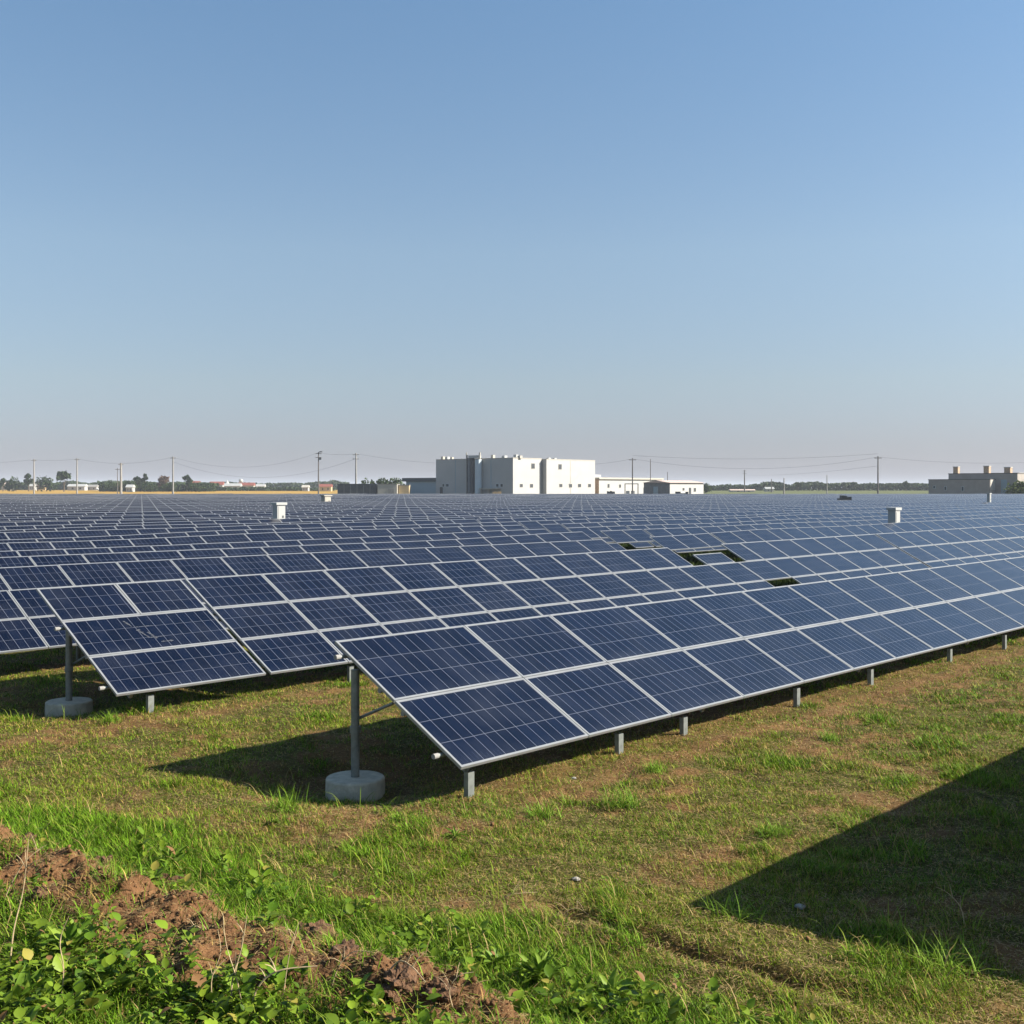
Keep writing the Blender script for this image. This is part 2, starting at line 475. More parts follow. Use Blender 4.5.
def make_ground():
    xs = np.concatenate([axis(-5.2, 1.6, 0.028, -5000, 1.6), axis(1.63, 12.0, 0.06, 1.63, 5000)])
    ys = np.concatenate([axis(5.2, 9.5, 0.028, -60, 9.5), axis(9.53, 22.0, 0.06, 9.53, 9000)])
    X, Y = np.meshgrid(xs, ys)
    x = X.ravel(); y = Y.ravel()
    z = height(x, y)
    V = np.stack([x, y, z], -1)
    nx, ny = len(xs), len(ys)
    i = (np.arange(ny - 1)[:, None] * nx + np.arange(nx - 1)[None, :]).ravel()
    Fq = np.stack([i, i + 1, i + nx + 1, i + nx], -1)
    soil, bank = soil_amount(x, y)
    n1 = fbm(x, y, 0.5, 77, 4)[:, None]
    green = np.array([0.042, 0.050, 0.008]) * (0.7 + 0.6 * n1)
    brown = np.array([0.150, 0.080, 0.030]) * (0.65 + 0.7 * n1)
    dark = np.array([0.130, 0.066, 0.029]) * (0.6 + 0.8 * n1)
    straw = np.array([0.125, 0.085, 0.026])
    c = green * (1 - 0.35) + straw * 0.35
    c = c * (1 - soil[:, None]) + brown * soil[:, None]
    c = c * (1 - bank[:, None]) + dark * bank[:, None]
    # distant fields: ripe crop on the left, rough grass elsewhere
    q = x / np.maximum(y, 1)
    fy = sstep(340, 420, y)[:, None]
    crop = np.array([0.33, 0.20, 0.042])
    rough_ = np.array([0.105, 0.115, 0.045])
    cropm = (sstep(-0.10, -0.16, q + (vn(x, y, 60, 4) - .5) * .02) * sstep(930, 880, y))[:, None]
    fc = rough_ * (0.75 + 0.5 * fbm(x, y, 60, 6, 3)[:, None])
    fc = fc * (1 - cropm) + crop * cropm * (0.85 + 0.3 * fbm(x, y, 90, 12, 2)[:, None])
    farm = np.array([0.10, 0.12, 0.07])
    ff = sstep(900, 1300, y)[:, None]
    fc = fc * (1 - ff) + farm * ff
    c = c * (1 - fy) + fc * fy
    g = np_mesh('ground', V, [Fq], M_GROUND, c, smooth=True)
    tag(g, kind='structure')


make_ground()


def vis_points(n_per, y0, y1, seed, margin=0.6, falloff=8.0):
    """random ground points inside the wedge the camera sees, thinning with distance"""
    r = np.random.default_rng(seed)
    out = []
    Y = y0
    while Y < y1:
        dy = max(0.25, Y * 0.04)
        wdt = 2 * (0.455 * Y + margin)
        dens = n_per * min(1.0, (falloff / Y) ** 2)
        k = int(dens * wdt * dy)
        out.append(np.stack([(r.random(k) - 0.5) * wdt, Y + r.random(k) * dy], -1))
        Y += dy
    return np.concatenate(out)


BL_V = np.array([[-.5, 0, 0], [.5, 0, 0], [.36, .5, .06], [-.36, .5, .06], [0, 1, .32]])
BL_V = BL_V * np.array([1, 1, -1])
BL_F = [np.array([[0, 1, 2, 3]]), np.array([[3, 2, 4]])]


def make_grass():
    P = vis_points(12500, 5.3, 34, 5)
    x, y = P[:, 0], P[:, 1]
    soil, bank = soil_amount(x, y)
    d = bank_dist(x, y)
    along = (x - BX) * BDX + (y - BY) * BDY
    rp = x * PX + y * PY; rs = x * RX + y * RY
    lush = lush_amount(x, y)
    weed = sstep(0.3, 0.5, d) * sstep(3.2, 2.4, along)
    clump = fbm(x, y, 0.35, 63, 3)
    keep = (0.40 + 0.7 * sstep(0.36, 0.6, clump)) * (1 - 0.85 * soil) * (1 - 0.8 * bank) * (1 - 0.7 * weed)
    keep = np.maximum(keep, lush * (1 - bank) * 0.95 * (1 - 0.6 * weed))
    rr = np.random.default_rng(9).random(len(x))
    k = rr < keep
    x, y, lush, clump, soil, weed = x[k], y[k], lush[k], clump[k], soil[k], weed[k]
    n = len(x)
    r = np.random.default_rng(10)
    tall = sstep(0.60, 0.75, vn(x, y, 0.55, 88)) * 0.8
    L = (0.022 + 0.030 * r.random(n)) * (0.8 + 0.8 * clump) + tall * 0.04 * r.random(n) + lush * (0.025 + 0.08 * r.random(n))
    Wd = (0.0030 + 0.0028 * r.random(n)) * np.maximum(1, y / 9) * (1 + lush * 0.5)
    pos = np.stack([x, y, height(x, y) - 0.006], -1)
    yaw = r.random(n) * 2 * np.pi
    pitch = np.radians(18 + 62 * r.random(n))
    V, Fc = instances(BL_V, BL_F, pos, yaw, pitch, Wd, L, L)
    dry = (r.random(n) < (0.27 - 0.22 * lush + 0.30 * soil))[:, None]
    hue = (fbm(x, y, 1.2, 14, 3))[:, None]
    g = np.array([0.095, 0.200, 0.008]) * (1 - hue) + np.array([0.185, 0.240, 0.011]) * hue
    gl = np.array([0.110, 0.215, 0.010])
    g = g * (1 - lush[:, None] * 0.8) + gl * lush[:, None] * 0.8
    st = np.array([0.32, 0.205, 0.065])
    c = np.where(dry, st, g) * (0.25 + 1.5 * r.random((n, 1)) ** 1.2)
    col = np.repeat(c, 5, axis=0)
    o = np_mesh('grass', V, Fc, M_GRASS, col)
    tag(o, 'short green and straw coloured grass covering the ground in front of the panels', 'grass', kind='stuff')
    return n


make_grass()

# ovate leaf: along y, folded on the midrib, tip drooping
_lv = []
for t, wd, zz in ((0, .10, 0), (.22, .42, .05), (.5, .5, .07), (.78, .30, .02), (1, .03, -.08)):
    for sx in (-1, 0, 1):
        _lv.append((sx * wd, t, zz + (0.07 if sx else 0)))
LF_V = np.array(_lv)
LF_F = [np.array([[i * 3 + j, i * 3 + j + 1, i * 3 + j + 4, i * 3 + j + 3] for i in range(4) for j in range(2)])]


def make_weeds():
    r = np.random.default_rng(21)
    n = 4200
    x = -4.6 + 6.4 * r.random(n); y = 4.6 + 4.6 * r.random(n)
    d = bank_dist(x, y); along = (x - BX) * BDX + (y - BY) * BDY
    dens = sstep(0.34, 0.60, d) * sstep(3.0, 2.2, along) * sstep(0.30, 0.46, fbm(x, y, 0.5, 33, 3))
    dens = np.maximum(dens, 0.16 * sstep(-1.3, -.9, d) * sstep(0, -.15, d) * sstep(4.2, 3.4, along))
    k = (r.random(n) < dens) & (np.abs(x) < 0.5 * y + 0.4)
    # small tufts of leaves beside the lush grass too
    x, y = x[k], y[k]
    Ps = []; yaw = []; pit = []; ln = []; wd = []
    for xi, yi in zip(x, y):
        m = r.integers(5, 12); h = 0.05 + 0.19 * r.random()
        z0 = float(height(xi, yi)); size = 0.035 + 0.05 * r.random() ** 1.5
        for j in range(m):
            a = r.random() * 6.283; f = (j + 1) / m
            Ps.append((xi + math.cos(a) * .02, yi + math.sin(a) * .02, z0 + h * f)); yaw.append(a)
            pit.append(R(5 + 50 * r.random())); ln.append(size * (0.7 + 0.6 * r.random())); wd.append(0.62 + 0.3 * r.random())
    Ps = np.array(Ps); yaw = np.array(yaw); pit = np.array(pit); ln = np.array(ln); wd = np.array(wd)
    V, Fc = instances(LF_V, LF_F, Ps, yaw, pit, ln * wd, ln, ln)
    m = len(Ps)
    t = r.random((m, 1))
    c = np.array([0.070, 0.140, 0.011]) * (1 - t) + np.array([0.18, 0.255, 0.022]) * t
    c = c * (0.6 + 0.7 * r.random((m, 1)))
    c = np.where(r.random((m, 1)) < .05, np.array([.30, .26, .05]), c)
    c = np.where(r.random((m, 1)) < .03, np.array([.22, .12, .05]), c)
    o = np_mesh('weeds', V, Fc, M_LEAF, np.repeat(c, 15, axis=0), smooth=True)
    tag(o, 'dense low leafy green weeds covering the bank in the near left corner', 'weeds', kind='stuff')


make_weeds()


def long_blades():
    r = np.random.default_rng(77)
    P = vis_points(420, 5.4, 16, 78)
    x, y = P[:, 0], P[:, 1]
    soil, bank = soil_amount(x, y); lush = lush_amount(x, y)
    cl = sstep(.5, .7, vn(x, y, .4, 91))
    keep = lush * .75 * (1 - bank) + cl * .10
    k = r.random(len(x)) < keep
    x, y = x[k], y[k]; n = len(x)
    tv = []
    for t in (0, .25, .5, .75):
        w_ = .5 * (1 - t * .6); zz = -.55 * t ** 2.3
        tv += [(-w_, t, zz), (w_, t, zz)]
    tv.append((0, 1.0, -.75))
    TF = [np.array([[0, 1, 3, 2], [2, 3, 5, 4], [4, 5, 7, 6]]), np.array([[6, 7, 8]])]
    L = .09 + .15 * r.random(n)
    V, Fc = instances(np.array(tv), TF, np.stack([x, y, height(x, y) - .005], -1), r.random(n) * 6.283, np.radians(50 + 38 * r.random(n)), .005 + .005 * r.random(n), L, L)
    t = r.random((n, 1)); c = np.array([.10, .18, .012]) * (1 - t) + np.array([.24, .29, .03]) * t
    dry = r.random((n, 1)) < .16
    c = np.where(dry, np.array([.36, .26, .10]), c)
    tag(np_mesh('long_grass', V, Fc, M_GRASS, np.repeat(c, 9, axis=0)), 'longer arching grass blades in the lush strip behind the soil bank', 'grass', kind='stuff')
    # dead straw lying on the ground
    P = vis_points(1500, 5.4, 22, 79); x, y = P[:, 0], P[:, 1]; n = len(x)
    L = .02 + .07 * r.random(n) ** 2
    V, Fc = instances(BL_V, BL_F, np.stack([x, y, height(x, y) + .006 + .02 * r.random(n)], -1), r.random(n) * 6.283, np.radians(-4 + 16 * r.random(n)), (.003 + .003 * r.random(n)) * np.maximum(1, y / 9), L, L * .4)
    c = np.array([.38, .27, .12]) * (.35 + .9 * r.random((n, 1)))
    tag(np_mesh('straw', V, Fc, M_GRASS, np.repeat(c, 5, axis=0)), 'dead straw and cut stalks lying over the mown ground', 'straw', kind='stuff')
    # crumbs of soil on the bank
    n = 26000
    x = -5.5 + 7.5 * r.random(n); y = 5.0 + 6 * r.random(n)
    soil, bank = soil_amount(x, y)
    k = (r.random(n) < bank * .9 + .012) & (np.abs(x) < .5 * y + .3)
    x, y = x[k], y[k]; n = len(x)
    a = .7
    TV = np.array([[1, 0, 0], [0, 1.1, 0], [-1, .1, 0], [0, -.9, .1], [.1, 0, .8], [0, 0, -.7], [.6, .6, .45], [-.6, .5, .5], [-.5, -.6, .45], [.55, -.6, .4]])
    TF = [np.array([[4, 0, 6], [4, 6, 1], [4, 1, 7], [4, 7, 2], [4, 2, 8], [4, 8, 3], [4, 3, 9], [4, 9, 0], [0, 1, 6], [1, 2, 7], [2, 3, 8], [3, 0, 9], [5, 1, 0], [5, 2, 1], [5, 3, 2], [5, 0, 3]])]
    sz = .004 + .022 * r.random(n) ** 3
    V, Fc = instances(TV, TF, np.stack([x, y, height(x, y) + sz * .3], -1), r.random(n) * 6.283, r.random(n) * 1.2, sz * (.7 + .6 * r.random(n)), sz, sz * (.7 + .5 * r.random(n)))
    c = np.array([.135, .070, .031]) * (.6 + .9 * r.random((n, 1)))
    tag(np_mesh('soil_crumbs', V, Fc, M_GROUND, np.repeat(c, 10, axis=0)), 'crumbs of brown soil scattered on the bank', 'soil', kind='stuff')

    # grass in lanes behind the missing panels, its dark colour standing in for shade
    n = 42000
    U = np.concatenate([650 + 100 * r.random(n // 2), 590 + 60 * r.random(n // 4), 762 + 44 * r.random(n - n // 2 - n // 4)])
    y = 19 + 44 * r.random(n); x = (U - 512) / F * y
    k = (x * PX + y * PY) > 13.3
    x, y = x[k], y[k]; n = len(x)
    L = .12 + .26 * r.random(n)
    V, Fc = instances(BL_V, BL_F, np.stack([x, y, height(x, y)], -1), r.random(n) * 6.283, np.radians(45 + 40 * r.random(n)), (.02 + .015 * r.random(n)) * y / 25, L, L)
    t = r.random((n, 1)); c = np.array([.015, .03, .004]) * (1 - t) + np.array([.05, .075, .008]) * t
    tag(np_mesh('shade_toned_grass', V, Fc, M_GRASS, np.repeat(c, 5, axis=0)), 'green grass coloured dark in place of shade, in the lane seen through the gaps of the second row', 'grass', kind='stuff')


long_blades()


def ground_at(pxx, pxy, it=4):
    """world ground point seen at a pixel"""
    Y = CH * F / (pxy - HOR)
    for _ in range(it):
        z = float(height((pxx - 512) / F * Y, Y))
        Y = (CH - z) * F / (pxy - HOR)
    return Vector(((pxx - 512) / F * Y, Y, float(height((pxx - 512) / F * Y, Y))))


def rosette(name, p, n, ln, wd, pit, c0, c1, seed, label, cat, group=None, blade=False):
    r = np.random.default_rng(seed)
    pos = np.zeros((n, 3)); a = r.random(n) * 6.283
    rad = 0.012 + (0.75 * ln * r.random(n) if blade else 0.0)
    aa = r.random(n) * 6.283
    pos[:, 0] = np.cos(aa) * rad; pos[:, 1] = np.sin(aa) * rad
    L = ln * (0.6 + 0.5 * r.random(n)); Wd = L * wd if not blade else np.full(n, wd) * (0.7 + .6 * r.random(n))
    pt = np.radians(pit[0] + (pit[1] - pit[0]) * r.random(n))
    if blade:
        V, Fc = instances(BL_V, BL_F, pos, a, pt, Wd, L, L); k = 5; m = M_GRASS
    else:
        V, Fc = instances(LF_V, LF_F, pos, a, pt, Wd, L, L); k = 15; m = M_LEAF
    t = r.random((n, 1))
    c = np.array(c0) * (1 - t) + np.array(c1) * t
    o = np_mesh(name, V, Fc, m, np.repeat(c, k, axis=0), smooth=not blade, loc=tuple(p))
    return tag(o, label, cat, group)


TUFTS = [
    (285, 808, 70, .17, 'bright grass tuft left of the nearest round concrete footing'),
    (545, 818, 60, .14, 'leafy grass tuft in front of the post under the nearest table corner'),
    (624, 806, 90, .16, 'wide bright green tuft below the second post of the front row'),
    (655, 772, 60, .12, 'small green tuft just in front of the shaded soil by the third post'),
    (775, 835, 60, .13, 'green tuft above the tip of the large triangular shadow'),
    (735, 918, 40, .17, 'thin tall tuft standing at the tip of the large shadow'),
    (945, 968, 50, .17, 'green tuft on the lower edge of the large shadow at right'),
    (860, 625, 0, .1, None),
    (110, 722, 60, .14, 'green tuft beside the round footing of the left table'),
    (830, 740, 60, .12, 'low green tuft on the sunny strip right of centre, above the big shadow'),
]
for i, (x_, y_, n_, l_, lab) in enumerate(TUFTS):
    if not lab: continue
    rosette('grass_tuft', ground_at(x_, y_), n_ * 2, l_ * 1.5, 0.008, (25, 80), (0.10, 0.20, 0.015), (0.22, 0.32, 0.03), 100 + i, lab, 'grass tuft', 'grass tufts in the mown ground', True)
HERBS = [
    (455, 838, 26, .13, .16, (5, 40), 'pale narrow leaved rosette weed in the short grass left of centre'),
    (275, 822, 6, .12, .4, (5, 30), 'few leaved weed with pale leaf left of the nearest footing'),
    (540, 985, 34, .22, .26, (25, 75), 'large dock plant with long upright leaves at the bottom, left of centre'),
    (612, 1000, 24, .18, .30, (20, 70), 'broad leaved weed at the bottom edge right of the large dock plant'),
    (498, 968, 22, .16, .30, (20, 60), 'leafy weed touching the end of the soil bank, left of the large dock'),
    (170, 870, 20, .20, .22, (30, 75), 'upright narrow leaved weed behind the top of the soil bank'),
    (255, 905, 16, .15, .55, (10, 60), 'round leaved weed at the bend of the soil bank'),
    (355, 660 + 250, 14, .10, .5, (5, 40), 'small round leaved weed in lush grass above the soil bank'),
    (72, 958, 18, .24, .38, (35, 75), 'big smooth leaved plant in the near left corner'),
    (105, 1000, 18, .22, .42, (25, 70), 'wide leaved plant at the bottom left, right of the smooth leaved one'),
    (20, 1010, 16, .24, .40, (30, 75), 'broad leaved plant cut by the bottom left corner'),
    (205, 1005, 20, .17, .55, (20, 65), 'round leaved plant at the bottom edge among dry stems'),
    (790, 655 + 5, 18, .14, .4, (20, 70), 'small leafy weed under the lower edge of the front row'),
    (605, 705 + 175, 10, .06, .4, (5, 30), 'tiny rosette weed in the middle of the mown ground'),
]
for i, (x_, y_, n_, l_, w_, p_, lab) in enumerate(HERBS):
    rosette('weed', ground_at(x_, y_), n_, l_, w_, p_, (0.10, 0.19, 0.02), (0.22, 0.31, 0.04), 200 + i, lab, 'weed', 'single leafy weeds')


def stem(p0, pts, r, label):
    b = MB()
    q = [Vector((0, 0, -0.03))]
    for (dx, dy, dz) in pts: q.append(Vector((dx, dy, dz)))
    # smooth the polyline
    sm = []
    for i in range(len(q) - 1):
        a = q[max(i - 1, 0)]; b0 = q[i]; c0 = q[i + 1]; d0 = q[min(i + 2, len(q) - 1)]
        for k in range(5):
            t = k / 5
            sm.append(0.5 * ((2 * b0) + (-a + c0) * t + (2 * a - 5 * b0 + 4 * c0 - d0) * t * t + (-a + 3 * b0 - 3 * c0 + d0) * t ** 3))
    sm.append(q[-1])
    rs = [r * (1 - 0.65 * i / (len(sm) - 1)) for i in range(len(sm))]
    b.tube(sm, rs, 6)
    # a few side twigs
    rr = random.Random(int(p0.x * 1000) + 5)
    for _ in range(3):
        i = rr.randrange(len(sm) // 3, len(sm) - 2)
        dv = Vector((rr.uniform(-1, 1), rr.uniform(-.6, .6), rr.uniform(.4, 1.1))).normalized() * rr.uniform(.05, .13)
        b.tube([sm[i], sm[i] + dv * .5 + Vector((0, 0, .01)), sm[i] + dv], [r * .5, r * .4, r * .2], 5)
    o = b.build('dry_stem', M_STRAW, loc=tuple(p0), smooth=True)
    tag(o, label, 'dry stem', 'dry weed stems')


stem(ground_at(8, 985), [(.03, 0, .3), (.08, .02, .55), (.12, 0, .85)], .006, 'tallest dry stem standing at the left edge of the picture')
stem(ground_at(2, 905), [(.05, 0, .12), (.16, .0, .3), (.26, .05, .38)], .005, 'dry stem leaning right over the head of the soil bank')
stem(ground_at(232, 1020), [(0, 0, .2), (.05, 0, .38), (.08, 0, .56)], .006, 'upright dry stem at the bottom among the leafy weeds')
stem(ground_at(245, 1022), [(-.04, 0, .2), (-.10, 0, .4), (-.12, .0, .58)], .004, 'thin dry stem crossing the upright one near the bottom')
stem(ground_at(250, 1024), [(.03, 0, .16), (.14, 0, .27), (.36, .0, .30)], .008, 'thick pale stem arching to the right at the bottom edge')
stem(ground_at(180, 932), [(.12, -.1, .08), (.3, -.25, .06), (.46, -.4, .03)], .006, 'dry stem lying down the face of the soil bank')
stem(ground_at(385, 985), [(.08, 0, .05), (.16, -.1, .06), (.24, -.2, .02)], .006, 'short bent stem lying on the soil bank, bottom centre')
stem(ground_at(282, 1005), [(.02, 0, .15), (.05, 0, .32), (.09, .02, .45)], .004, 'thin upright dry stem right of the arching one')
stem(ground_at(965, 905 + 20), [(-.03, 0, .12), (-.12, 0, .22), (-.2, 0, .26)], .004, 'lone bent dry stalk inside the big shadow at right')
stem(ground_at(560, 912), [(.04, 0, .05), (.12, 0, .08), (.2, -.05, .05)], .003, 'fine dry stalk lying in the mown ground below the second post')

stem(ground_at(215, 1015), [(-.02, 0, .18), (.03, 0, .34), (.01, .02, .46)], .004, 'thin dry stem left of the two crossing stems at the bottom')
stem(ground_at(330, 985), [(.05, 0, .12), (.13, 0, .2), (.24, -.05, .22)], .004, 'short dry stem leaning right off the middle of the soil bank')
stem(ground_at(455, 1010), [(-.03, 0, .10), (.02, 0, .18), (.10, 0, .20)], .004, 'curled dry stem at the right end of the soil bank')
stem(ground_at(60, 1005), [(.02, 0, .2), (.00, 0, .36), (.05, 0, .5)], .004, 'brown stem among the broad leaves in the near left corner')
stem(ground_at(500, 900), [(.05, 0, .03), (.15, 0, .05), (.28, .05, .04)], .003, 'fine straw coloured stalk lying in the lush grass left of the rut')


def clod(p, s, seed, label):
    r = np.random.default_rng(seed)
    n, m = 22, 14
    b = MB(); rows = []
    for j in range(m + 1):
        th = math.pi * j / m
        rows.append([])
        for i in range(n):
            ph = 2 * math.pi * i / n
            v = Vector((math.sin(th) * math.cos(ph), math.sin(th) * math.sin(ph), math.cos(th)))
            k = 1 + 0.85 * (float(fbm(v.x * 2 + v.z * 1.3 + 9, v.y * 2 - v.z + 9, 0.6, seed % 50, 5)) - .5) * 2
            rows[-1].append((v.x * s * k * 1.3, v.y * s * k, v.z * s * k * .75))
    for j in range(m):
        for i in range(n):
            b.quad([rows[j][i], rows[j + 1][i], rows[j + 1][(i + 1) % n], rows[j][(i + 1) % n]])
    o = b.build('soil_clod', M_CLOD, loc=(p.x, p.y, p.z + s * .18), rot=(0, 0, r.random() * 6), smooth=True)
    tag(o, label, 'soil clod', 'clods along the soil bank')


for i, (x_, y_, s_, lab) in enumerate([
    (22, 846, .12, 'dark soil clod at the left end of the bank'),
    (50, 862, .08, 'small clod second from the left end of the bank'),
    (100, 872, .14, 'large clod near the left end of the bank'),
    (128, 888, .09, 'rounded clod just right of the large left one'),
    (170, 890, .15, 'broad clod on the crest a third of the way along the bank'),
    (205, 905, .11, 'clod right of the broad crest clod'),
    (268, 930, .13, 'clod on the bend of the bank above dry stems'),
    (310, 945, .17, 'biggest clod, in the middle of the bank'),
    (345, 958, .10, 'clod leaning on the right side of the biggest one'),
    (400, 985, .12, 'clod low on the bank, right of its middle'),
    (440, 992, .10, 'clod between the bank middle and the large dock plant'),
    (480, 1008, .12, 'last clod on the right end of the bank at the bottom edge'),
    (40, 905, .07, 'small clod among leaves below the left end of the bank'),
    (240, 965, .06, 'small clod among leaves below the bend of the bank'),
]):
    clod(ground_at(x_, y_), s_ * .72, 300 + i, lab)

for i, (x_, y_, s_, lab) in enumerate([
    (574, 779, .025, 'small pale stone on the bare soil in front of the front row'),
    (576, 880, .028, 'white flat stone in the mown ground at centre'),
    (800, 908, .034, 'grey stone inside the tip of the big shadow')]):
    b = MB()
    rr = random.Random(i)
    b.lathe([(0.01, 0), (s_, .1 * s_), (s_ * .95, .5 * s_), (s_ * .4, .8 * s_), (.004, .85 * s_)], 9, 0, lambda k, z: 0.25 * math.sin(k * 1.7 + i))
    o = b.build('stone', M_STONE, loc=tuple(ground_at(x_, y_)), smooth=True)
    tag(o, lab, 'stone', 'loose pale stones')

# ------------------------------------------------------------------ solar rows
TH = 0.032
_pc = {}


def panel_meshes(w_, h_, fw=0.027, single=False):
    key = (round(w_, 3), round(h_, 3), fw, single)
    if key in _pc: return _pc[key]
    g = MB()
    x0, x1, y0, y1 = fw, w_ - fw, fw, h_ - fw
    z = TH - 0.004
    g.quad([(x0, y0, z), (x1, y0, z), (x1, y1, z), (x0, y1, z)], 0, [(0, 0), (x1 - x0, 0), (x1 - x0, 3), (0, 3)])
    g.quad([(x0, y1, .006), (x1, y1, .006), (x1, y0, .006), (x0, y0, .006)], 1)
    f = MB()
    if single: f = g; fm = 2
    else: fm = 0
    O = [(0, 0), (w_, 0), (w_, h_), (0, h_)]; I = [(x0, y0), (x1, y0), (x1, y1), (x0, y1)]
    for k in range(4):
        a, b_ = O[k], O[(k + 1) % 4]; c, d = I[(k + 1) % 4], I[k]
        f.quad([(*a, TH), (*b_, TH), (*c, TH), (*d, TH)], fm)
        f.quad([(*a, 0), (*b_, 0), (*b_, TH), (*a, TH)], fm)
        f.quad([(*d, TH), (*c, TH), (*c, 0), (*d, 0)], fm)
        f.quad([(*d, 0), (*c, 0), (*b_, 0), (*a, 0)], fm)
    if single:
        r_ = (g.mesh('solar_panel', [M_GLASS, M_BACK, M_FRAME]), None)
    else:
        r_ = (g.mesh('solar_panel', [M_GLASS, M_BACK]), f.mesh('frame', M_FRAME))
    _pc[key] = r_
    return r_


def pipe_post(h, r=0.045):
    b = MB(); b.tube([(0, 0, 0), (0, 0, h)], r, 16)
    b.tube([(0, 0, h * .50), (0, 0, h * .50 + .07)], r + .012, 16)
    return b.mesh('post', M_STEEL, False)


def c_post(h):
    b = MB()
    b.box((-.042, -.02, -.1), (.042, -.014, h)); b.box((-.042, -.014, -.1), (-.036, .04, h)); b.box((.036, -.014, -.1), (.042, .04, h))
    return b.mesh('post', M_STEEL)


class Row:
    """a rack of panels; local x along the row, local y square to it, origin at its left lower end"""
    def __init__(self, s0, d0, z0, tilt, h, name='solar_panel_row', yaw=0.0):
        self.s0, self.d0, self.z0, self.t, self.h = s0, d0, z0, tilt, h
        p = world(s0, d0)
        self.root = empty(name, (p.x, p.y, 0), ROW_ANG + yaw)
        self.c, self.s_ = math.cos(tilt), math.sin(tilt)

    wob = 0.0

    def sag(self, x):
        return self.wob * (float(vn(x + self.s0, self.d0 * 3, 7.0, 5)) - .5) if self.wob else 0.0

    def on(self, x, u, off=0.0):
        """local point on the rack plane: x along, u up the slope"""
        return (x, u * self.c - off * self.s_, self.z0 + u * self.s_ + off * self.c)

    def jit(self, x):
        return self.wob * (float(vn(x + self.s0, self.d0 * 7, 1.1, 9)) - .5) * .12

    def panel(self, x, u, w_, h_, split=True, label=None, fw=0.027):
        g, f = panel_meshes(w_ - .014, h_ - .012, fw, not split)
        q = self.on(x + .007, u); z1_, z2_ = self.sag(x), self.sag(x + w_)
        o = put('solar_panel', g, self.root, (q[0], q[1], q[2] + z1_), (self.t + self.jit(x), math.atan2(z1_ - z2_, w_), 0))
        if f is not None:
            put('frame', f, o)
        if label: o['label'] = label
        return o

    def merged(self, items, name, parent=True, fw=0.021):
        """items: (x, u, w, h) -> one mesh"""
        n = len(items)
        T, _ = panel_meshes(1.0, 1.0, fw, True)
        A = np.array(items)
        gv, gf, gm, guv = [], [], [], []
        fwv = fw
        b = MB(); pid = int(self.s0 * 3) % 40
        c, s_ = self.c, self.s_
        for (x, u, w_, h_) in items:
            X0, X1, U0, U1 = x + .006, x + w_ - .006, u, u + h_ - .012
            x0, x1, u0, u1 = X0 + fw, X1 - fw, U0 + fw, U1 - fw
            g1_, g2_ = self.sag(x), self.sag(x + w_)
            P = lambda a, e, o_: (a, e * c - o_ * s_, self.z0 + e * s_ + o_ * c + g1_ + (g2_ - g1_) * (a - x) / w_)
            z = TH - .004
            un = 5.735 * (pid % 90); pid += 1
            b.quad([P(x0, u0, z), P(x1, u0, z), P(x1, u1, z), P(x0, u1, z)], 0, [(un, 0), (un + x1 - x0, 0), (un + x1 - x0, 3), (un, 3)])
            O = [(X0, U0), (X1, U0), (X1, U1), (X0, U1)]; I = [(x0, u0), (x1, u0), (x1, u1), (x0, u1)]
            for k in range(4):
                a, e = O[k], O[(k + 1) % 4]; g_, h2 = I[(k + 1) % 4], I[k]
                b.quad([P(*a, TH), P(*e, TH), P(*g_, TH), P(*h2, TH)], 2)
                b.quad([P(*a, 0), P(*e, 0), P(*e, TH), P(*a, TH)], 2)
            b.quad([P(X0, U1, 0), P(X1, U1, 0), P(X1, U0, 0), P(X0, U0, 0)], 1)
        o = b.build(name, [M_GLASS, M_BACK, M_FRAME])
        return o


def rails(row, x0, x1, us, r=0.022, over=0.09):
    for iu, u in enumerate(us):
        b = MB()
        if over and iu in (1, len(us) - 1) and len(us) > 3: over_ = .0
        else: over_ = over
        a = Vector(row.on(x0 - over_ + (.04 if not over_ else 0), u, -.035)); e = Vector(row.on(x1, u, -.035))
        b.tube([a, e], r, 12)
        b.tube([a + Vector((-.012, 0, 0)), a + Vector((.05, 0, 0))], r + .005, 12, 1)
        b.build('rail', [M_STEEL, M_POLE], row.root)


def cross_beam(row, x, u0, u1):
    b = MB()
    M = Matrix.Translation(Vector(row.on(x, 0, 0))) @ Matrix.Rotation(row.t, 4, 'X')
    b.box((-.025, u0, -.14), (.025, u1, -.068), 0, M)
    b.build('beam', M_STEEL, row.root)


def footing(row, x, u, r=0.31, h=0.20):
    b = MB()
    b.lathe([(r, -.15), (r * 1.01, h * .4), (r * 1.0, h * .90), (r * .985, h * .95), (r * .955, h * .99), (r * .93, h), (r * .5, h * 1.005)], 48, 0, lambda k, z: .004 * math.sin(k * .9) + .004 * math.sin(k * 2.3))
    p = row.root.matrix_basis @ Vector((x, u * row.c, 0))
    b.build('footing', M_CONC, row.root, (x, u * row.c, float(height(p.x, p.y))), smooth=True)


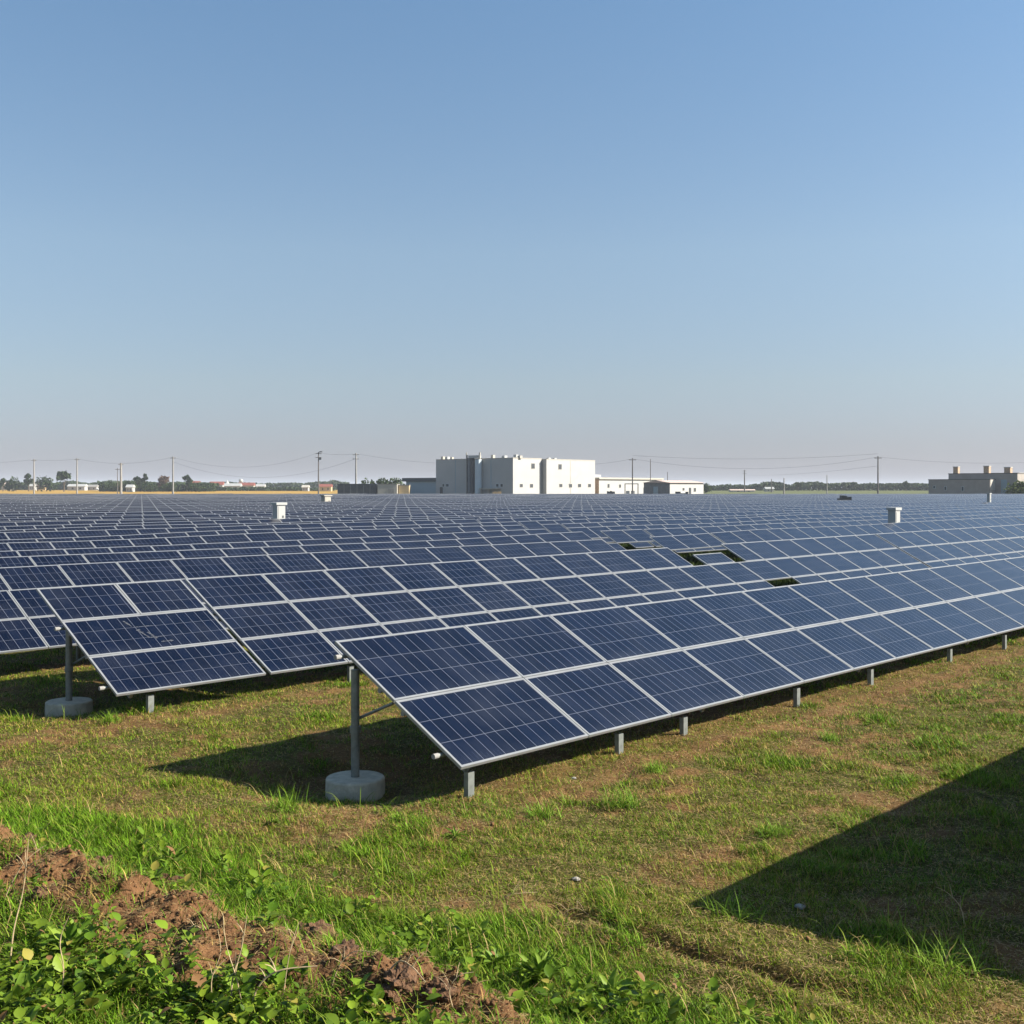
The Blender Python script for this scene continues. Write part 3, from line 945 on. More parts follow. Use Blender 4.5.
def supports(row, xs_front, u_front, xs_back, u_back, foot=(), brace=True):
    zf = row.z0 + u_front * row.s_ - .12
    zb = row.z0 + u_back * row.s_ - .12
    cm = c_post(zf); pm = pipe_post(zb)
    for x in xs_front:
        put('post', cm, row.root, (x, u_front * row.c, 0))
    for i, x in enumerate(xs_back):
        p = row.root.matrix_basis @ Vector((x, u_back * row.c, 0))
        gz = float(height(p.x, p.y)) if i == 0 else 0.0
        put('post', pipe_post(zb - gz) if i < len(foot) else pm, row.root, (x, u_back * row.c, gz if i < len(foot) else 0))
        cross_beam(row, x + .14, u_front - .02, u_back + .15)
        if brace:
            b = MB()
            b.tube([(x + .05, u_back * row.c, zb * .52), (x + .05, (u_back - .62) * row.c, row.z0 + (u_back - .62) * row.s_ - .12)], .016, 8)
            b.build('brace', M_STEEL, row.root)
        if i < len(foot):
            footing(row, x, u_back)


TILT = R(28.2)
GRP = 'parallel rows of tilted solar panels'

# --- front row
h1 = 1.093
r1 = Row(7.686, 7.815, 0.315, TILT, h1)
tag(r1.root, 'nearest long row of solar panels, two panels high, with its open end at centre left', 'solar panels', GRP)
wid = [1.93, 1.54, 1.59, 1.55, 1.48, 1.43, 1.42, 1.42, 1.40] + [1.40] * 16
x = 0
for w_ in wid:
    r1.panel(x, 0, w_, h1); r1.panel(x, h1, w_, h1); x += w_
rails(r1, 0, x, (.28, .95, 1.98, 1.35))
supports(r1, [.22, 2.6, 3.87, 6.6, 8.85, 11.85, 14.4, 17, 20, 23, 26, 29, 32, 35], .10, [.08, 4.2, 8.4, 12.6, 16.8, 21, 25.2, 29.4, 33.6], 1.88, foot=(1,))

# --- second row, three panels high
h2 = .871
r2 = Row(7.373, 13.81, 0.315, TILT, h2)
tag(r2.root, 'second row of solar panels, three panels high, open end with concrete footing at left', 'solar panels', GRP)


def cols2():
    s = 0.0; out = [2.34, 1.40, 1.30, 1.30, 1.25, 1.22, 1.22]
    return out


bw = [1.20, 1.11, 1.43, 1.28, 1.30, 1.26, 1.20, 1.12, 1.15, 1.20, 1.22, 1.22]
x = 0.0; k = 0; items = []
gap_after = {1: .07}
while x < 62:
    w_ = bw[k] if k < len(bw) else 1.30
    S_ = x + 7.373
    items.append((x, w_))
    x += w_ + gap_after.get(k, 0.0)
    if abs(S_ - 33.0) < .66: x += .13
    k += 1
first = True
far2 = []
for i, (x, w_) in enumerate(items):
    S_ = x + 7.373
    near = i < 33
    for j in range(3):
        u = j * h2
        if j < 2 and i in (0, 1):
            if i == 0:
                wide = r2.panel(0, u, bw[0] + bw[1], h2)
                if j == 1: smear_host = wide
            continue
        hh = h2; xx = x; ww = w_
        if j == 2 and 23.2 < S_ + w_ / 2 < 24.6: hh = h2 * .55; ww = w_ - .05; xx = x - .05
        if j == 2 and 24.6 <= S_ + w_ / 2 < 25.9: xx = x + .42; ww = w_ - .42
        if j == 2 and 21.9 < S_ + w_ / 2 <= 23.2: ww = w_ - .62
        if j == 0 and 25.0 < S_ + w_ / 2 < 26.5: continue
        if near: r2.panel(xx, u, ww, hh)
        else: far2.append((xx, u, ww, hh))
rails(r2, 0, 62, (.25, .95, 1.66, 1.50))
supports(r2, [.55, 3.95, 7.9, 11.9, 15.8, 19.8, 23.7], .12, [.15, 4.2, 8.2, 12.2], 1.80, foot=(1,))
mf = r2.merged(far2, 'solar_panel'); mf.parent = r2.root; tag(mf, 'far end of the second row, panels seen very foreshortened', kind='stuff')
# dusty smears on the wide panel
b = MB(); rs_ = random.Random(4)
for (sx, sy, L, Wd, a) in [(.93, .57, .30, .014, 0), (1.02, .285, .26, .016, 0), (1.16, .16, .20, .03, 0), (.96, .50, .22, .05, -1.2), (1.08, .42, .18, .035, -1.2), (.86, .74, .16, .03, -1.2)]:
    M = Matrix.Translation((sx, sy, TH - .002)) @ Matrix.Rotation(a, 4, 'Z')
    n = 7
    for q in range(n):
        x0 = L * q / n; x1 = L * (q + .75 + .3 * rs_.random()) / n; ww = Wd * (.5 + rs_.random())
        b.quad([tuple(M @ Vector(p)) for p in ((x0, -ww / 2, 0), (x1, -ww / 2 * rs_.random(), 0), (x1, ww / 2, 0), (x0, ww / 2 * rs_.random(), 0))])
o = b.build('dust_smear', M_DUST, smear_host)

# --- the rows behind
tops = [19.5, 22.4, 25.8, 29.2, 32.8, 36.6, 40.4, 44.2]
while tops[-1] < 320: tops.append(tops[-1] + 3.8)
YMAX = 318.0
hb = .871
ORD = ['third', 'fourth', 'fifth', 'sixth', 'seventh', 'eighth', 'ninth', 'tenth', 'eleventh', 'twelfth']
rr = random.Random(2)
for k, dt in enumerate(tops):
    zt = 1.22 if k == 0 else 1.40
    zt += rr.uniform(-.03, .03)
    tilt = TILT
    d0 = dt - 2 * hb * math.cos(tilt)
    z0 = zt - 2 * hb * math.sin(tilt)
    sL = 0.31 * dt - 2
    sR = min(3.5 * dt + 6, (YMAX - PY * dt) / RY)
    if sR - sL < 4: continue
    W = 1.25
    ph = (0.56 * dt) % W if k > 4 else rr.uniform(0, W)
    s0 = math.floor(sL / W) * W + ph
    row = Row(s0, d0, z0, tilt, hb); row.wob = .09 if k > 0 else .04
    n = int((sR - s0) / W)
    # panel list (x, w) ; near rows have the odd double panel and slightly uneven joints
    lst = []; x = 0.0
    for i in range(n):
        w_ = W
        if k <= 6 and rr.random() < .08: w_ = W * rr.choice([.8, 1.35])
        lst.append((x, w_)); x += w_
        if k < 14 and i % 24 == 23: x += .12
    # holes where panels are missing
    def missing(x, w_, j):
        sc = s0 + x + w_ / 2
        P = world(sc, dt); u = P.x / P.y * F + 512
        if k == 0 and 652 < u < 742: return True
        if k == 1 and 650 < u < 748 and j == 0: return True
        if k == 1 and 606 < u < 640 and j == 1: return True
        if k == 2 and 598 < u < 650 and j == 0: return True
        if k == 2 and 572 < u < 592 and j == 1: return True
        if k == 3 and 565 < u < 600 and j == 0: return True
        if k == 4 and 540 < u < 566 and j == 0: return True
        if k == 3 and 545 < u < 560 and j == 1: return True
        if k == 4 and 522 < u < 536 and j == 1: return True
        return False
    cells = []
    for (x, w_) in lst:
        for j in range(2):
            if not missing(x, w_, j): cells.append((x, j * hb, w_, hb))
    if k < 10:
        tag(row.root, '%s row of solar panels counted from the nearest, two panels high, behind the %s row' % (ORD[k], (['second'] + ORD)[k]), 'solar panels', GRP)
        # upper panels show; the ones nearest the camera get their own object
        vis = []
        for c in cells:
            P = world(s0 + c[0] + c[2] / 2, d0)
            q = P.x / P.y
            show = abs(q) < .47 and (c[1] > 0 or k < 2)
            vis.append((0 if show else 1, P.y, c))
        vis.sort(key=lambda a: (a[0], a[1]))
        nn = 98 if k < 6 else 70
        solo = [v[2] for v in vis[:nn] if v[0] == 0]
        rest = [v[2] for v in vis if v[2] not in solo]
        for c in solo: row.panel(c[0], c[1], c[2], c[3], split=False, fw=.021)
        if rest:
            m = row.merged(rest, 'solar_panel'); m.parent = row.root; tag(m, kind='stuff')
        Lr = lst[-1][0] + W
        if k < 1:
            nf = 3
            supports(row, [.6 + 4 * i for i in range(nf)], .15, [.6 + 4 * i for i in range(nf)], 1.35, brace=False)
    else:
        if dt < 80: lab = 'thin solar panel row in the middle distance, beyond the tenth row'
        elif dt < 160: lab = 'distant solar panel row seen as a thin blue stripe, well before the buildings'
        else: lab = 'farthest solar panel rows, hair thin blue stripes just under the ripe field'
        m = row.merged(cells, 'panels'); m.parent = row.root
        b = MB()
        for i in range(0, n, 3):
            for u in (.15, 1.35):
                a = row.on(i * W + .5, u, -.05)
                b.box((a[0] - .04, a[1] - .04, -.1), (a[0] + .04, a[1] + .04, a[2]))
        rk = b.build('rack', M_STEEL, row.root)
        tag(row.root, lab, 'solar panels', GRP)

# --- the row beside the camera whose shadow lies on the grass at right
t0 = R(9.5)
P = Vector((3.95, 8.10))
s_, d_ = P.x * RX + P.y * RY, P.x * PX + P.y * PY
L0 = 3 * .871
r0 = Row(s_, d_ - L0 * math.cos(t0), 1.78 - L0 * math.sin(t0), t0, .871)
tag(r0.root, 'solar panel row just outside the right edge, throwing the large dark shadow on the grass', 'solar panels', GRP)
x = 0
for i in range(8):
    for j in range(3): r0.panel(x, j * .871, 1.4, .871, split=False)
    x += 1.4
rails(r0, 0, x, (.3, 1.3, 2.3), over=0)
supports(r0, [.9, 4.5, 8.1], .3, [.9, 4.5, 8.1], 2.2, brace=False)

# ------------------------------------------------------------------ boxes among the panels
def cabinet(x, y, Y, dx, wdt, ztop, label, body, capm, rust=False):
    p = px(x, Y)
    root = empty('service_cabinet', (p.x, p.y, 0), R(42))
    b = MB(); b.box((-wdt / 2, -wdt / 2, 0), (wdt / 2, wdt / 2, ztop - .12)); b.build('body', body, root)
    b = MB(); b.box((-wdt * .68, -wdt * .62, ztop - .12), (wdt * .68, wdt * .62, ztop)); b.build('lid', capm, root)
    b = MB(); b.box((-wdt * .36, -wdt / 2 - .012, .3), (wdt * .34, -wdt / 2 - .001, ztop - .2)); b.build('door', body, root)
    b = MB(); b.box((wdt * .10, -wdt / 2 - .02, ztop - .78), (wdt * .28, -wdt / 2 - .0125, ztop - .66)); b.build('latch', M_DARK, root)
    if rust:
        b = MB(); b.box((wdt / 2 + .001, -wdt * .4, .4), (wdt / 2 + .012, wdt * .2, ztop - .2)); b.build('side_plate', M_RUST, root)
    tag(root, label, 'cabinet', 'service boxes standing between the rows')


def gap_depth(x, Ywant):
    """depth at pixel column x that falls just behind a row top near Ywant"""
    q = (x - 512) / F
    dper = q * PX + PY
    best = min(tops, key=lambda t: abs(t + .5 - Ywant * dper))
    return (best + .5) / dper


Y = gap_depth(279, 60); cabinet(279, 519, Y, 9, 9 * Y / F, CH - 14.5 * Y / F, 'white metal cabinet with a flat lid rising from the panels at left', M_CAP, M_CAP)
Y = gap_depth(894, 53); cabinet(894, 523, Y, 9, 8.5 * Y / F, CH - 19.5 * Y / F, 'pale cabinet with teal and rust marks rising from the panels at right', M_CAP, M_CAP, True)
Y = gap_depth(326, 135); cabinet(326, 501, Y, 7, 7 * Y / F, CH - 7 * Y / F, 'small distant cabinet, half dark half pale, far among the left panels', M_CREAM, M_CREAM)
Y = gap_depth(989, 125); cabinet(989, 501, Y, 3, 3 * Y / F, CH - 5 * Y / F, 'thin pale post box far among the right panels below the grey building', M_CAP, M_CAP)


def lump(name, x, Y, y_top, wpx, m, label, cat, seed):
    b = MB(); rr = random.Random(seed)
    zt = CH - (y_top - HOR) * Y / F; wd = wpx * Y / F
    n = 5
    for i in range(n):
        a = -wd / 2 + wd * i / n
        b.box((a, -.6 + .1 * i, 0), (a + wd / n * .9, .6 + .1 * i, zt * (.75 + .25 * rr.random())))
    p = px(x, Y)
    o = b.build(name, m, loc=(p.x, p.y, 0))
    tag(o, label, cat)


lump('equipment_stack', 845, gap_depth(845, 150), 494.8, 13, M_DARK, 'dark low equipment far among the panels left of the right hand pole', 'equipment', 1)
lump('equipment_stack', 682, 323, 491.5, 13, M_DARK, 'dark low equipment at the foot of the white tile roofed shed', 'equipment', 2)
lump('crates', 497, 321, 490.5, 9, M_TAN, 'tan crates at the foot of the tall white building corner', 'crates', 3)
lump('equipment_stack', 611, 331, 489.5, 8, M_BLACKSHED, 'dark machinery by the low white building', 'equipment', 4)

# ------------------------------------------------------------------ buildings
def sd(x, Y):
    p = px(x, Y); return (p.x * RX + p.y * RY, p.x * PX + p.y * PY)


def q_of(x): return (x - 512) / F
def s_at(x, d): q = q_of(x); return d * (RY + PY * q) / (RX - RY * q)
def d_at(x, s): q = q_of(x); return s * (RX - RY * q) / (RY + PY * q)
def depth(s, d): return RY * s + PY * d
def z_at(y, Y): return CH - (y - HOR) * Y / F


class Bld:
    """building aligned with the rows; local x = s, local y = d"""
    def __init__(self, name, s, d, label, cat='building', group=None):
        self.s, self.d = s, d
        p = world(s, d); self.root = empty(name, (p.x, p.y, 0), ROW_ANG)
        tag(self.root, label, cat, group)

    def box(self, name, s0, s1, d0, d1, z0, z1, m):
        b = MB(); b.box((s0 - self.s, d0 - self.d, z0), (s1 - self.s, d1 - self.d, z1))
        return b.build(name, m, self.root)

    def win_r(self, x, y0, y1, d, wpx, name='window', m=None):
        """opening on the face running along the rows (lit face) at pixel column x; frame + pane"""
        s = s_at(x, d); Y = depth(s, d); hw = abs(s_at(x + wpx / 2, d) - s)
        za, zb = z_at(y1, Y), z_at(y0, Y)
        b = MB(); b.box((s - hw - self.s - .08, d - .06 - self.d, za - .08), (s + hw - self.s + .08, d + .1 - self.d, zb + .08))
        fr = b.build(name, M_CREAM if name == 'window' else M_DARK, self.root)
        b = MB(); b.box((s - hw - self.s, d - .09 - self.d, za), (s + hw - self.s, d - .062 - self.d, zb))
        b.build('pane' if name == 'window' else 'panel', m or M_DARK, fr)

    def win_l(self, x, y0, y1, s, wpx, name='window'):
        d = d_at(x, s); Y = depth(s, d); hw = abs(d_at(x + wpx / 2, s) - d)
        za, zb = z_at(y1, Y), z_at(y0, Y)
        b = MB(); b.box((s - .06 - self.s, d - hw - self.d - .08, za - .08), (s + .1 - self.s, d + hw - self.d + .08, zb + .08))
        fr = b.build(name, M_SHADEWALL, self.root)
        b = MB(); b.box((s - .09 - self.s, d - hw - self.d, za), (s - .062 - self.s, d + hw - self.d, zb))
        b.build('pane' if name == 'window' else 'panel', M_DARK, fr)


# main white building, two blocks
sA, dA = sd(513, 330)
zA = z_at(458.3, 330)
A = Bld('factory_building', sA, dA, 'tallest white building with a grey shaded side and pipes, left block')
sA2 = s_at(541.5, dA); dA2 = d_at(436, sA)
A.box('wall', sA, sA2, dA, dA2, 0, zA, M_WHITE)
A.box('parapet', sA - .06, sA2 + .0, dA - .06, dA2 + .06, zA + .003, zA + .22, M_CREAM)
for x_ in (455.5, 491):
    d = d_at(x_, sA); A.box('seam', sA - .05, sA - .002, d - .12, d + .12, 0, zA - .1, M_BLUEWALL)
A.win_r(533, 463.5, 468.5, dA, 3.2); A.win_r(521.3, 484, 487, dA, 2.6); A.win_r(531.5, 484, 487.4, dA, 2.8)
A.win_l(447.5, 484, 486.6, sA, 2.6); A.win_l(443.5, 484, 486.6, sA, 1.6); A.win_l(441.5, 487, 493.5, sA, 3.0, 'door')
A.win_l(497.5, 484, 486.8, sA, 2.4); A.win_l(501.8, 484, 486.8, sA, 2.2)
# pipe cluster on the shaded side
for x_, yt, rr_, m in ((467.5, 455, .25, M_BLACKSHED), (470, 458, .55, M_GREYSHED), (473, 458, .5, M_BLACKSHED), (478.5, 459.5, 1.0, M_SHADEWALL), (480, 452.5, .28, M_CREAM), (466.8, 452.5, .16, M_CREAM)):
    d = d_at(x_, sA - 1.0); b = MB(); b.tube([(-1.1, d - dA, .5), (-1.1, d - dA, z_at(yt, depth(sA, d)))], rr_, 10)
    b.build('pipe', m, A.root)
d0_, d1_ = d_at(479, sA - 1), d_at(470, sA - 1)
A.box('duct', sA - 1.7, sA - .1, min(d0_, d1_), max(d0_, d1_), zA + .3, zA + 1.1, M_CAP)
d0_, d1_ = d_at(496, sA - 2), d_at(480, sA - 2)
A.box('canopy', sA - 2.4, sA - .1, min(d0_, d1_), max(d0_, d1_), z_at(489.2, 336), z_at(488.2, 336), M_CREAM)
for x_ in (481.0, 488.0): 
    d = d_at(x_, sA - 2.2); A.box('canopy_leg', sA - 2.3, sA - 2.1, d - .1, d + .1, 0, z_at(489.3, 336), M_CREAM)
for x_, wd, yt in ((443, 3, 456.6), (447.5, 3.5, 456.8), (452, 2.5, 457.2), (493, 3, 455), (504.5, 4, 455.6), (516, 3.5, 454.6), (520, 3.5, 455.6)):
    d = d_at(x_, sA + 3); Y = depth(sA + 3, d); k = wd * Y / F / 2
    A.box('roof_unit', sA + 3 - k, sA + 3 + k, d - k, d + k, zA + .0, z_at(yt, Y), random.choice([M_CAP, M_CREAM, M_CREAM]))

dB = dA - 1.6
sB = s_at(546.5, dB)
B = Bld('factory_building', sB, dB, 'white windowed block right of the tallest one, sunlit, with a dark slot between them')
sB2 = s_at(595, dB); zB = z_at(459.6, depth(sB, dB))
B.box('wall', sB, sB2, dB, dB + 26, 0, zB, M_WHITE)
B.box('parapet', sB - .06, sB2 + .06, dB - .06, dB + 26, zB + .003, zB + .22, M_CREAM)
s = s_at(570.5, dB); B.box('seam', s - .12, s + .12, dB - .05, dB - .002, 0, zB - .1, M_CREAM)
for x_, ya, yb, wp in ((560, 464.3, 469.2, 3), (560.8, 484, 487, 2.8), (570.5, 484, 487.4, 2.8), (579.5, 484, 487, 2.8), (589.5, 484, 487, 2.6)):
    B.win_r(x_, ya, yb, dB, wp)
for x_, wd, yt in ((548.5, 3, 457.7), (554.5, 3, 458)):
    d = dB + 4; s = s_at(x_, d); Y = depth(s, d); k = wd * Y / F / 2
    B.box('roof_unit', s - k, s + k, d - k, d + k, zB, z_at(yt, Y), M_CAP)

# blue grey annex at left with dark roof
s = sA + .8
dL0, dL1 = dA2 + .1, d_at(403.5, s)
C_ = Bld('annex_building', s, dL0, 'low blue grey annex with a dark flat roof, left of the tallest building')
zc = z_at(481.3, 350)
C_.box('wall', s, s + 14, dL0, dL1 - 1.2, 0, zc, M_BLUEWALL)
C_.box('roof', s - .6, s + 14, dL0 - .05, dL1, zc + .003, zc + 1.1, M_DROOF)

# sheds further left, facing the camera
def facing(name, x0, x1, ytop, Y, dep, m, label, roof=None, cat='shed', parts=None):
    a, b_ = px(x0, Y), px(x1, Y)
    root = empty(name, (a.x, Y, 0)); W_ = b_.x - a.x; zt = z_at(ytop, Y)
    b = MB(); b.box((0, 0, 0), (W_, dep, zt)); b.build('wall', m, root)
    if roof:
        b = MB(); ov = .25
        b.v += [(-ov, -ov, zt), (W_ + ov, -ov, zt), (W_ + ov, dep + ov, zt), (-ov, dep + ov, zt), (-ov, dep / 2, zt + dep * .16), (W_ + ov, dep / 2, zt + dep * .16)]
        for f in ((0, 1, 5, 4), (2, 3, 4, 5), (0, 4, 3), (1, 2, 5), (3, 2, 1, 0)):
            b.f.append(f); b.m.append(0); b.uv += [(0, 0)] * len(f)
        b.build('roof', roof, root)
    tag(root, label, cat)
    return root, W_, zt


rt, W_, zt = facing('shed', 337.5, 376.5, 484.6, 345, 8, M_BLACKSHED, 'long dark sheet shed left of the cream block')
for i in range(1, 6):
    b = MB(); b.box((W_ * i / 6 - .08, -.06, 0), (W_ * i / 6 + .08, -.002, zt)); b.build('pilaster', M_GREYSHED, rt)
b = MB(); b.box((-.15, -.15, zt + .002), (W_ + .1, 8.1, zt + .25)); b.build('roof', M_DROOF, rt)
rt, W_, zt = facing('shed', 377.5, 397, 484.5, 342, 8, M_CREAM, 'cream walled block between the dark shed and the tan hut')
b = MB(); b.box((W_ * .55, -.05, .1), (W_ * .85, -.002, zt * .7)); b.build('door', M_POLE, rt)
b = MB(); b.box((-.1, -.1, zt + .002), (W_ + .1, 8.1, zt + .2)); b.build('roof', M_POLE, rt)
rt, W_, zt = facing('hut', 398.5, 409, 485.5, 344, 5, M_TAN, 'small tan hut between the cream block and the blue grey annex')
b = MB(); b.box((-.1, -.1, zt + .002), (W_ + .1, 5.1, zt + .2)); b.build('roof', M_POLE, rt)

# low white building right of the main one
dC = 227.0
sC = s_at(599, dC)
C2 = Bld('warehouse', sC, dC, 'long low white warehouse behind the gate frame, right of the windowed block')
sC2 = s_at(662, dC); zc = z_at(479.2, depth(sC, dC))
C2.box('wall', sC, sC2, dC, dC + 12, 0, zc, M_WHITE)
C2.box('side_wall', sC - .05, sC - .003, dC, dC + 12, 0, zc, M_STACK)
C2.box('roof', sC - .4, sC2 + .3, dC - .5, dC + 12.3, zc + .003, zc + .55, M_CREAM)
C2.box('roof_block', sC - 3, sC + 6, dC + 4, dC + 10, zc + .56, zc + 1.5, M_WHITE)
C2.win_r(608.5, 484, 487.5, dC, 1.6); C2.win_r(620, 484.5, 487.5, dC, 1.6)
# gate frame in front of it
g0, g1 = px(625, 322), px(638, 322)
gr = empty('gate_frame', (g0.x, g0.y, 0)); Wg = g1.x - g0.x; zg = z_at(484.3, 322)
for a in (0, Wg):
    b = MB(); b.box((a - .12, -.12, 0), (a + .12, .12, zg)); b.build('post', M_WPOLE, gr)
b = MB(); b.box((-.12, -.12, zg + .002), (Wg + .12, .12, zg + .25)); b.build('lintel', M_POLE, gr)
for a in (.25, Wg * .45):
    b = MB(); b.box((a, -.5, 0), (a + 1.0, -.15, z_at(490.8, 322))); b.build('panel', M_CAP, gr)
tag(gr, 'open gate frame with pale panels in front of the low white warehouse', 'gate')

sD, dD = sd(670, 335)
D_ = Bld('shed', sD, dD, 'tile roofed white shed with a dark grey shaded side, right of the warehouse', 'shed')
sD2, dD2 = s_at(703.5, dD), d_at(644, sD); zd = z_at(482.8, 335)
D_.box('wall', sD, sD2, dD, dD2, 0, zd, M_WHITE)
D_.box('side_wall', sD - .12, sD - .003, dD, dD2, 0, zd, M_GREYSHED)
D_.box('side_door', sD - .2, sD - .121, dD + (dD2 - dD) * .45, dD + (dD2 - dD) * .62, 0, zd * .75, M_BLUEWALL)
b = MB()
ov = .5; xa, xb = -ov, sD2 - sD + ov; ya, yb = -ov, dD2 - dD + ov; zm = (ya + yb) / 2
b.v += [(xa, ya, zd), (xb, ya, zd), (xb, yb, zd), (xa, yb, zd), (xa, zm, zd + .75), (xb, zm, zd + .75)]
for f in ((0, 1, 5, 4), (2, 3, 4, 5), (0, 4, 3), (1, 2, 5), (3, 2, 1, 0)):
    b.f.append(f); b.m.append(0); b.uv += [(0, 0)] * len(f)
b.build('roof', M_PINKROOF, D_.root)
D_.win_r(683.5, 488, 490.3, dD, 1.6); D_.win_r(694.8, 488, 491.5, dD, 2.0); D_.win_r(690, 488, 494.8, dD, 1.8, 'door')

# grey building at right
sE, dE = sd(990, 330)
E = Bld('industrial_building', sE, dE, 'grey industrial building with three louvred roof stacks at far right')
dE2 = d_at(928.5, sE); ze = z_at(479.8, 335)
E.box('wall', sE, sE + 4.3, dE, dE2, 0, ze, M_GREYBLD)
E.box('coping', sE - .1, sE + 4.3, dE - .1, dE2 + .1, ze + .003, ze + .2, M_WPOLE)
sU = sE + 4.3; dU = d_at(1017.5, sU); dU2 = d_at(948.5, sU); zu = z_at(473.6, depth(sU, dU))
E.box('upper_wall', sU + .003, sU + 16, dU, dU2, 0, zu, M_GREYBLD)
E.box('upper_coping', sU - .1, sU + 16, dU - .1, dU2 + .1, zu + .003, zu + .22, M_WPOLE)
E.box('door', sU - .06, sU - .001, d_at(1007, sU), d_at(1001, sU), 0, ze, M_BLUEWALL)
E.box('sunlit_tone_face', sE + .3, sE + 4.0, dE - .06, dE - .002, 2.4, ze, M_CREAM)  # paler skin on the end wall, sunlight put into its colour
for x_, wd, yt in ((956.5, 6, 466.6), (987.2, 6.6, 465.8), (1008.3, 7.5, 467)):
    d = d_at(x_, sU + 4); Y = depth(sU + 4, d); k = wd * Y / F / 2
    st = E.box('stack', sU + 4 - k * .8, sU + 4 + k * .8, d - k * .8, d + k * .8, zu, z_at(yt, Y) - .25, M_STACK)
    b = MB(); zz = z_at(yt, Y)
    b.box((sU + 4 - k * .9 - E.s, d - k * .9 - E.d, zz - .247), (sU + 4 + k * .9 - E.s, d + k * .9 - E.d, zz)); b.build('cap', M_CREAM, st)
for x_, ya, yb in ((934.3, 486, 488.3), (945.5, 486.7, 490), (962.7, 486.8, 490.8)):
    E.win_l(x_, ya, yb, sE, 1.8)
sW, dW = sd(1019, 352)
Wb = Bld('side_building', sW, dW, 'pale cream building behind the grey one, cut by the right edge')
Wb.box('wall', sW, sW + 30, dW, dW + 10, 0, z_at(473.3, 352), M_WHITE)
Wb.box('roof', sW - .1, sW + 30.1, dW - .1, dW + 10.1, z_at(473.3, 352) + .003, z_at(473.3, 352) + .2, M_CREAM)

# low structures at the horizon
FARZ = 1.5


def house(x, Y, wpx, ytop, wallm, roofm, label, roof_h=.35, cat='house', group='village houses on the horizon'):
    p = px(x, Y); W_ = wpx * Y / F; gz = float(height(p.x, Y)) - .3
    zt = z_at(ytop, Y); hr = (zt - gz) * roof_h; zw = zt - hr
    root = empty('house', (p.x, Y, gz))
    D = max(5, W_ * .5)
    b = MB(); b.box((-W_ / 2, 0, 0), (W_ / 2, D, zw - gz)); b.build('wall', wallm, root)
    b = MB(); z0 = zw - gz; z1 = zt - gz
    b.v += [(-W_ / 2 - .4, -.4, z0), (W_ / 2 + .4, -.4, z0), (W_ / 2 + .4, D + .4, z0), (-W_ / 2 - .4, D + .4, z0), (-W_ / 2 - .4, D / 2, z1), (W_ / 2 + .4, D / 2, z1)]
    for f in ((0, 1, 5, 4), (2, 3, 4, 5), (0, 4, 3), (1, 2, 5), (3, 2, 1, 0)):
        b.f.append(f); b.m.append(0); b.uv += [(0, 0)] * len(f)
    b.build('roof', roofm, root)
    for k in (-.25, .2):
        b = MB(); b.box((W_ * k, -.05, z0 * .35), (W_ * (k + .1), -.002, z0 * .75)); b.build('window', M_DARK, root)
    tag(root, label, cat, group)


HH = [
    (6, 820, 9, 482.5, M_CREAM, M_PINKROOF, 'pink roofed house at the far left edge, behind the ripe field'),
    (31.5, 800, 5, 483.5, M_CAP, M_CAP, 'tiny white house under the tree near the far left'),
    (40, 810, 8, 484, M_TAN, M_PINKROOF, 'low tan house right of the tiny white one'),
    (76, 780, 17, 484, M_CAP, M_CAP, 'long low white shed left of the second pole'),
    (91, 790, 11, 484.6, M_CAP, M_POLE, 'pale grey low shed right of the second pole'),
    (129, 630, 6, 484.5, M_CAP, M_CAP, 'small white house among bushes between the paired pole and the tall pole'),
    (195.5, 790, 7, 481, M_CREAM, M_REDROOF, 'red roofed house just right of the bushy tree'),
    (216, 780, 13, 481.5, M_CAP, M_REDROOF, 'wide red roofed house left of the white turret'),
    (213, 760, 6, 484.6, M_CREAM, M_CREAM, 'small cream house below the wide red roof'),
    (232, 770, 16, 483.3, M_CAP, M_CAP, 'white low building right of the white turret'),
    (246, 785, 15, 482.5, M_CREAM, M_REDROOF, 'longest red roof in the village'),
    (260, 790, 8, 484, M_CAP, M_CAP, 'white house at the right end of the village'),
    (305, 700, 6, 485, M_CAP, M_CREAM, 'lone cream hut in the rough field left of the twin pole'),
    (325, 690, 12, 484, M_TAN, M_REDROOF, 'low red roofed shed left of the long dark shed'),
    (743, 640, 24, 489.2, M_CREAM, M_PINKROOF, 'long low pale pink shed in the field right of the white sheds'),
    (770, 660, 8, 487, M_CREAM, M_CAP, 'small pale hut right of the long pink shed'),
]
for hdef in HH: house(*hdef)
p = px(227, 790)
b = MB(); b.lathe([(1.3, 0), (1.3, 4.6), (1.6, 4.7), (1.6, 5.2), (.8, 6.4), (.1, 7.4)], 12)
tag(b.build('turret', M_CAP, loc=(p.x, p.y, 1.0)), 'white round turret between the red roofs of the village', 'tower')
p = px(241, 900)
root = empty('water_tower', (p.x, p.y, 1.2))
b = MB(); b.tube([(0, 0, 0), (0, 0, 6)], .4, 8); b.build('stalk', M_CAP, root)
b = MB(); b.lathe([(.3, 6), (1.5, 6.6), (1.7, 7.6), (1.3, 8.6), (.3, 9.0)], 14); b.build('tank', M_CAP, root)
tag(root, 'small white water tower above the village roofs', 'water tower')

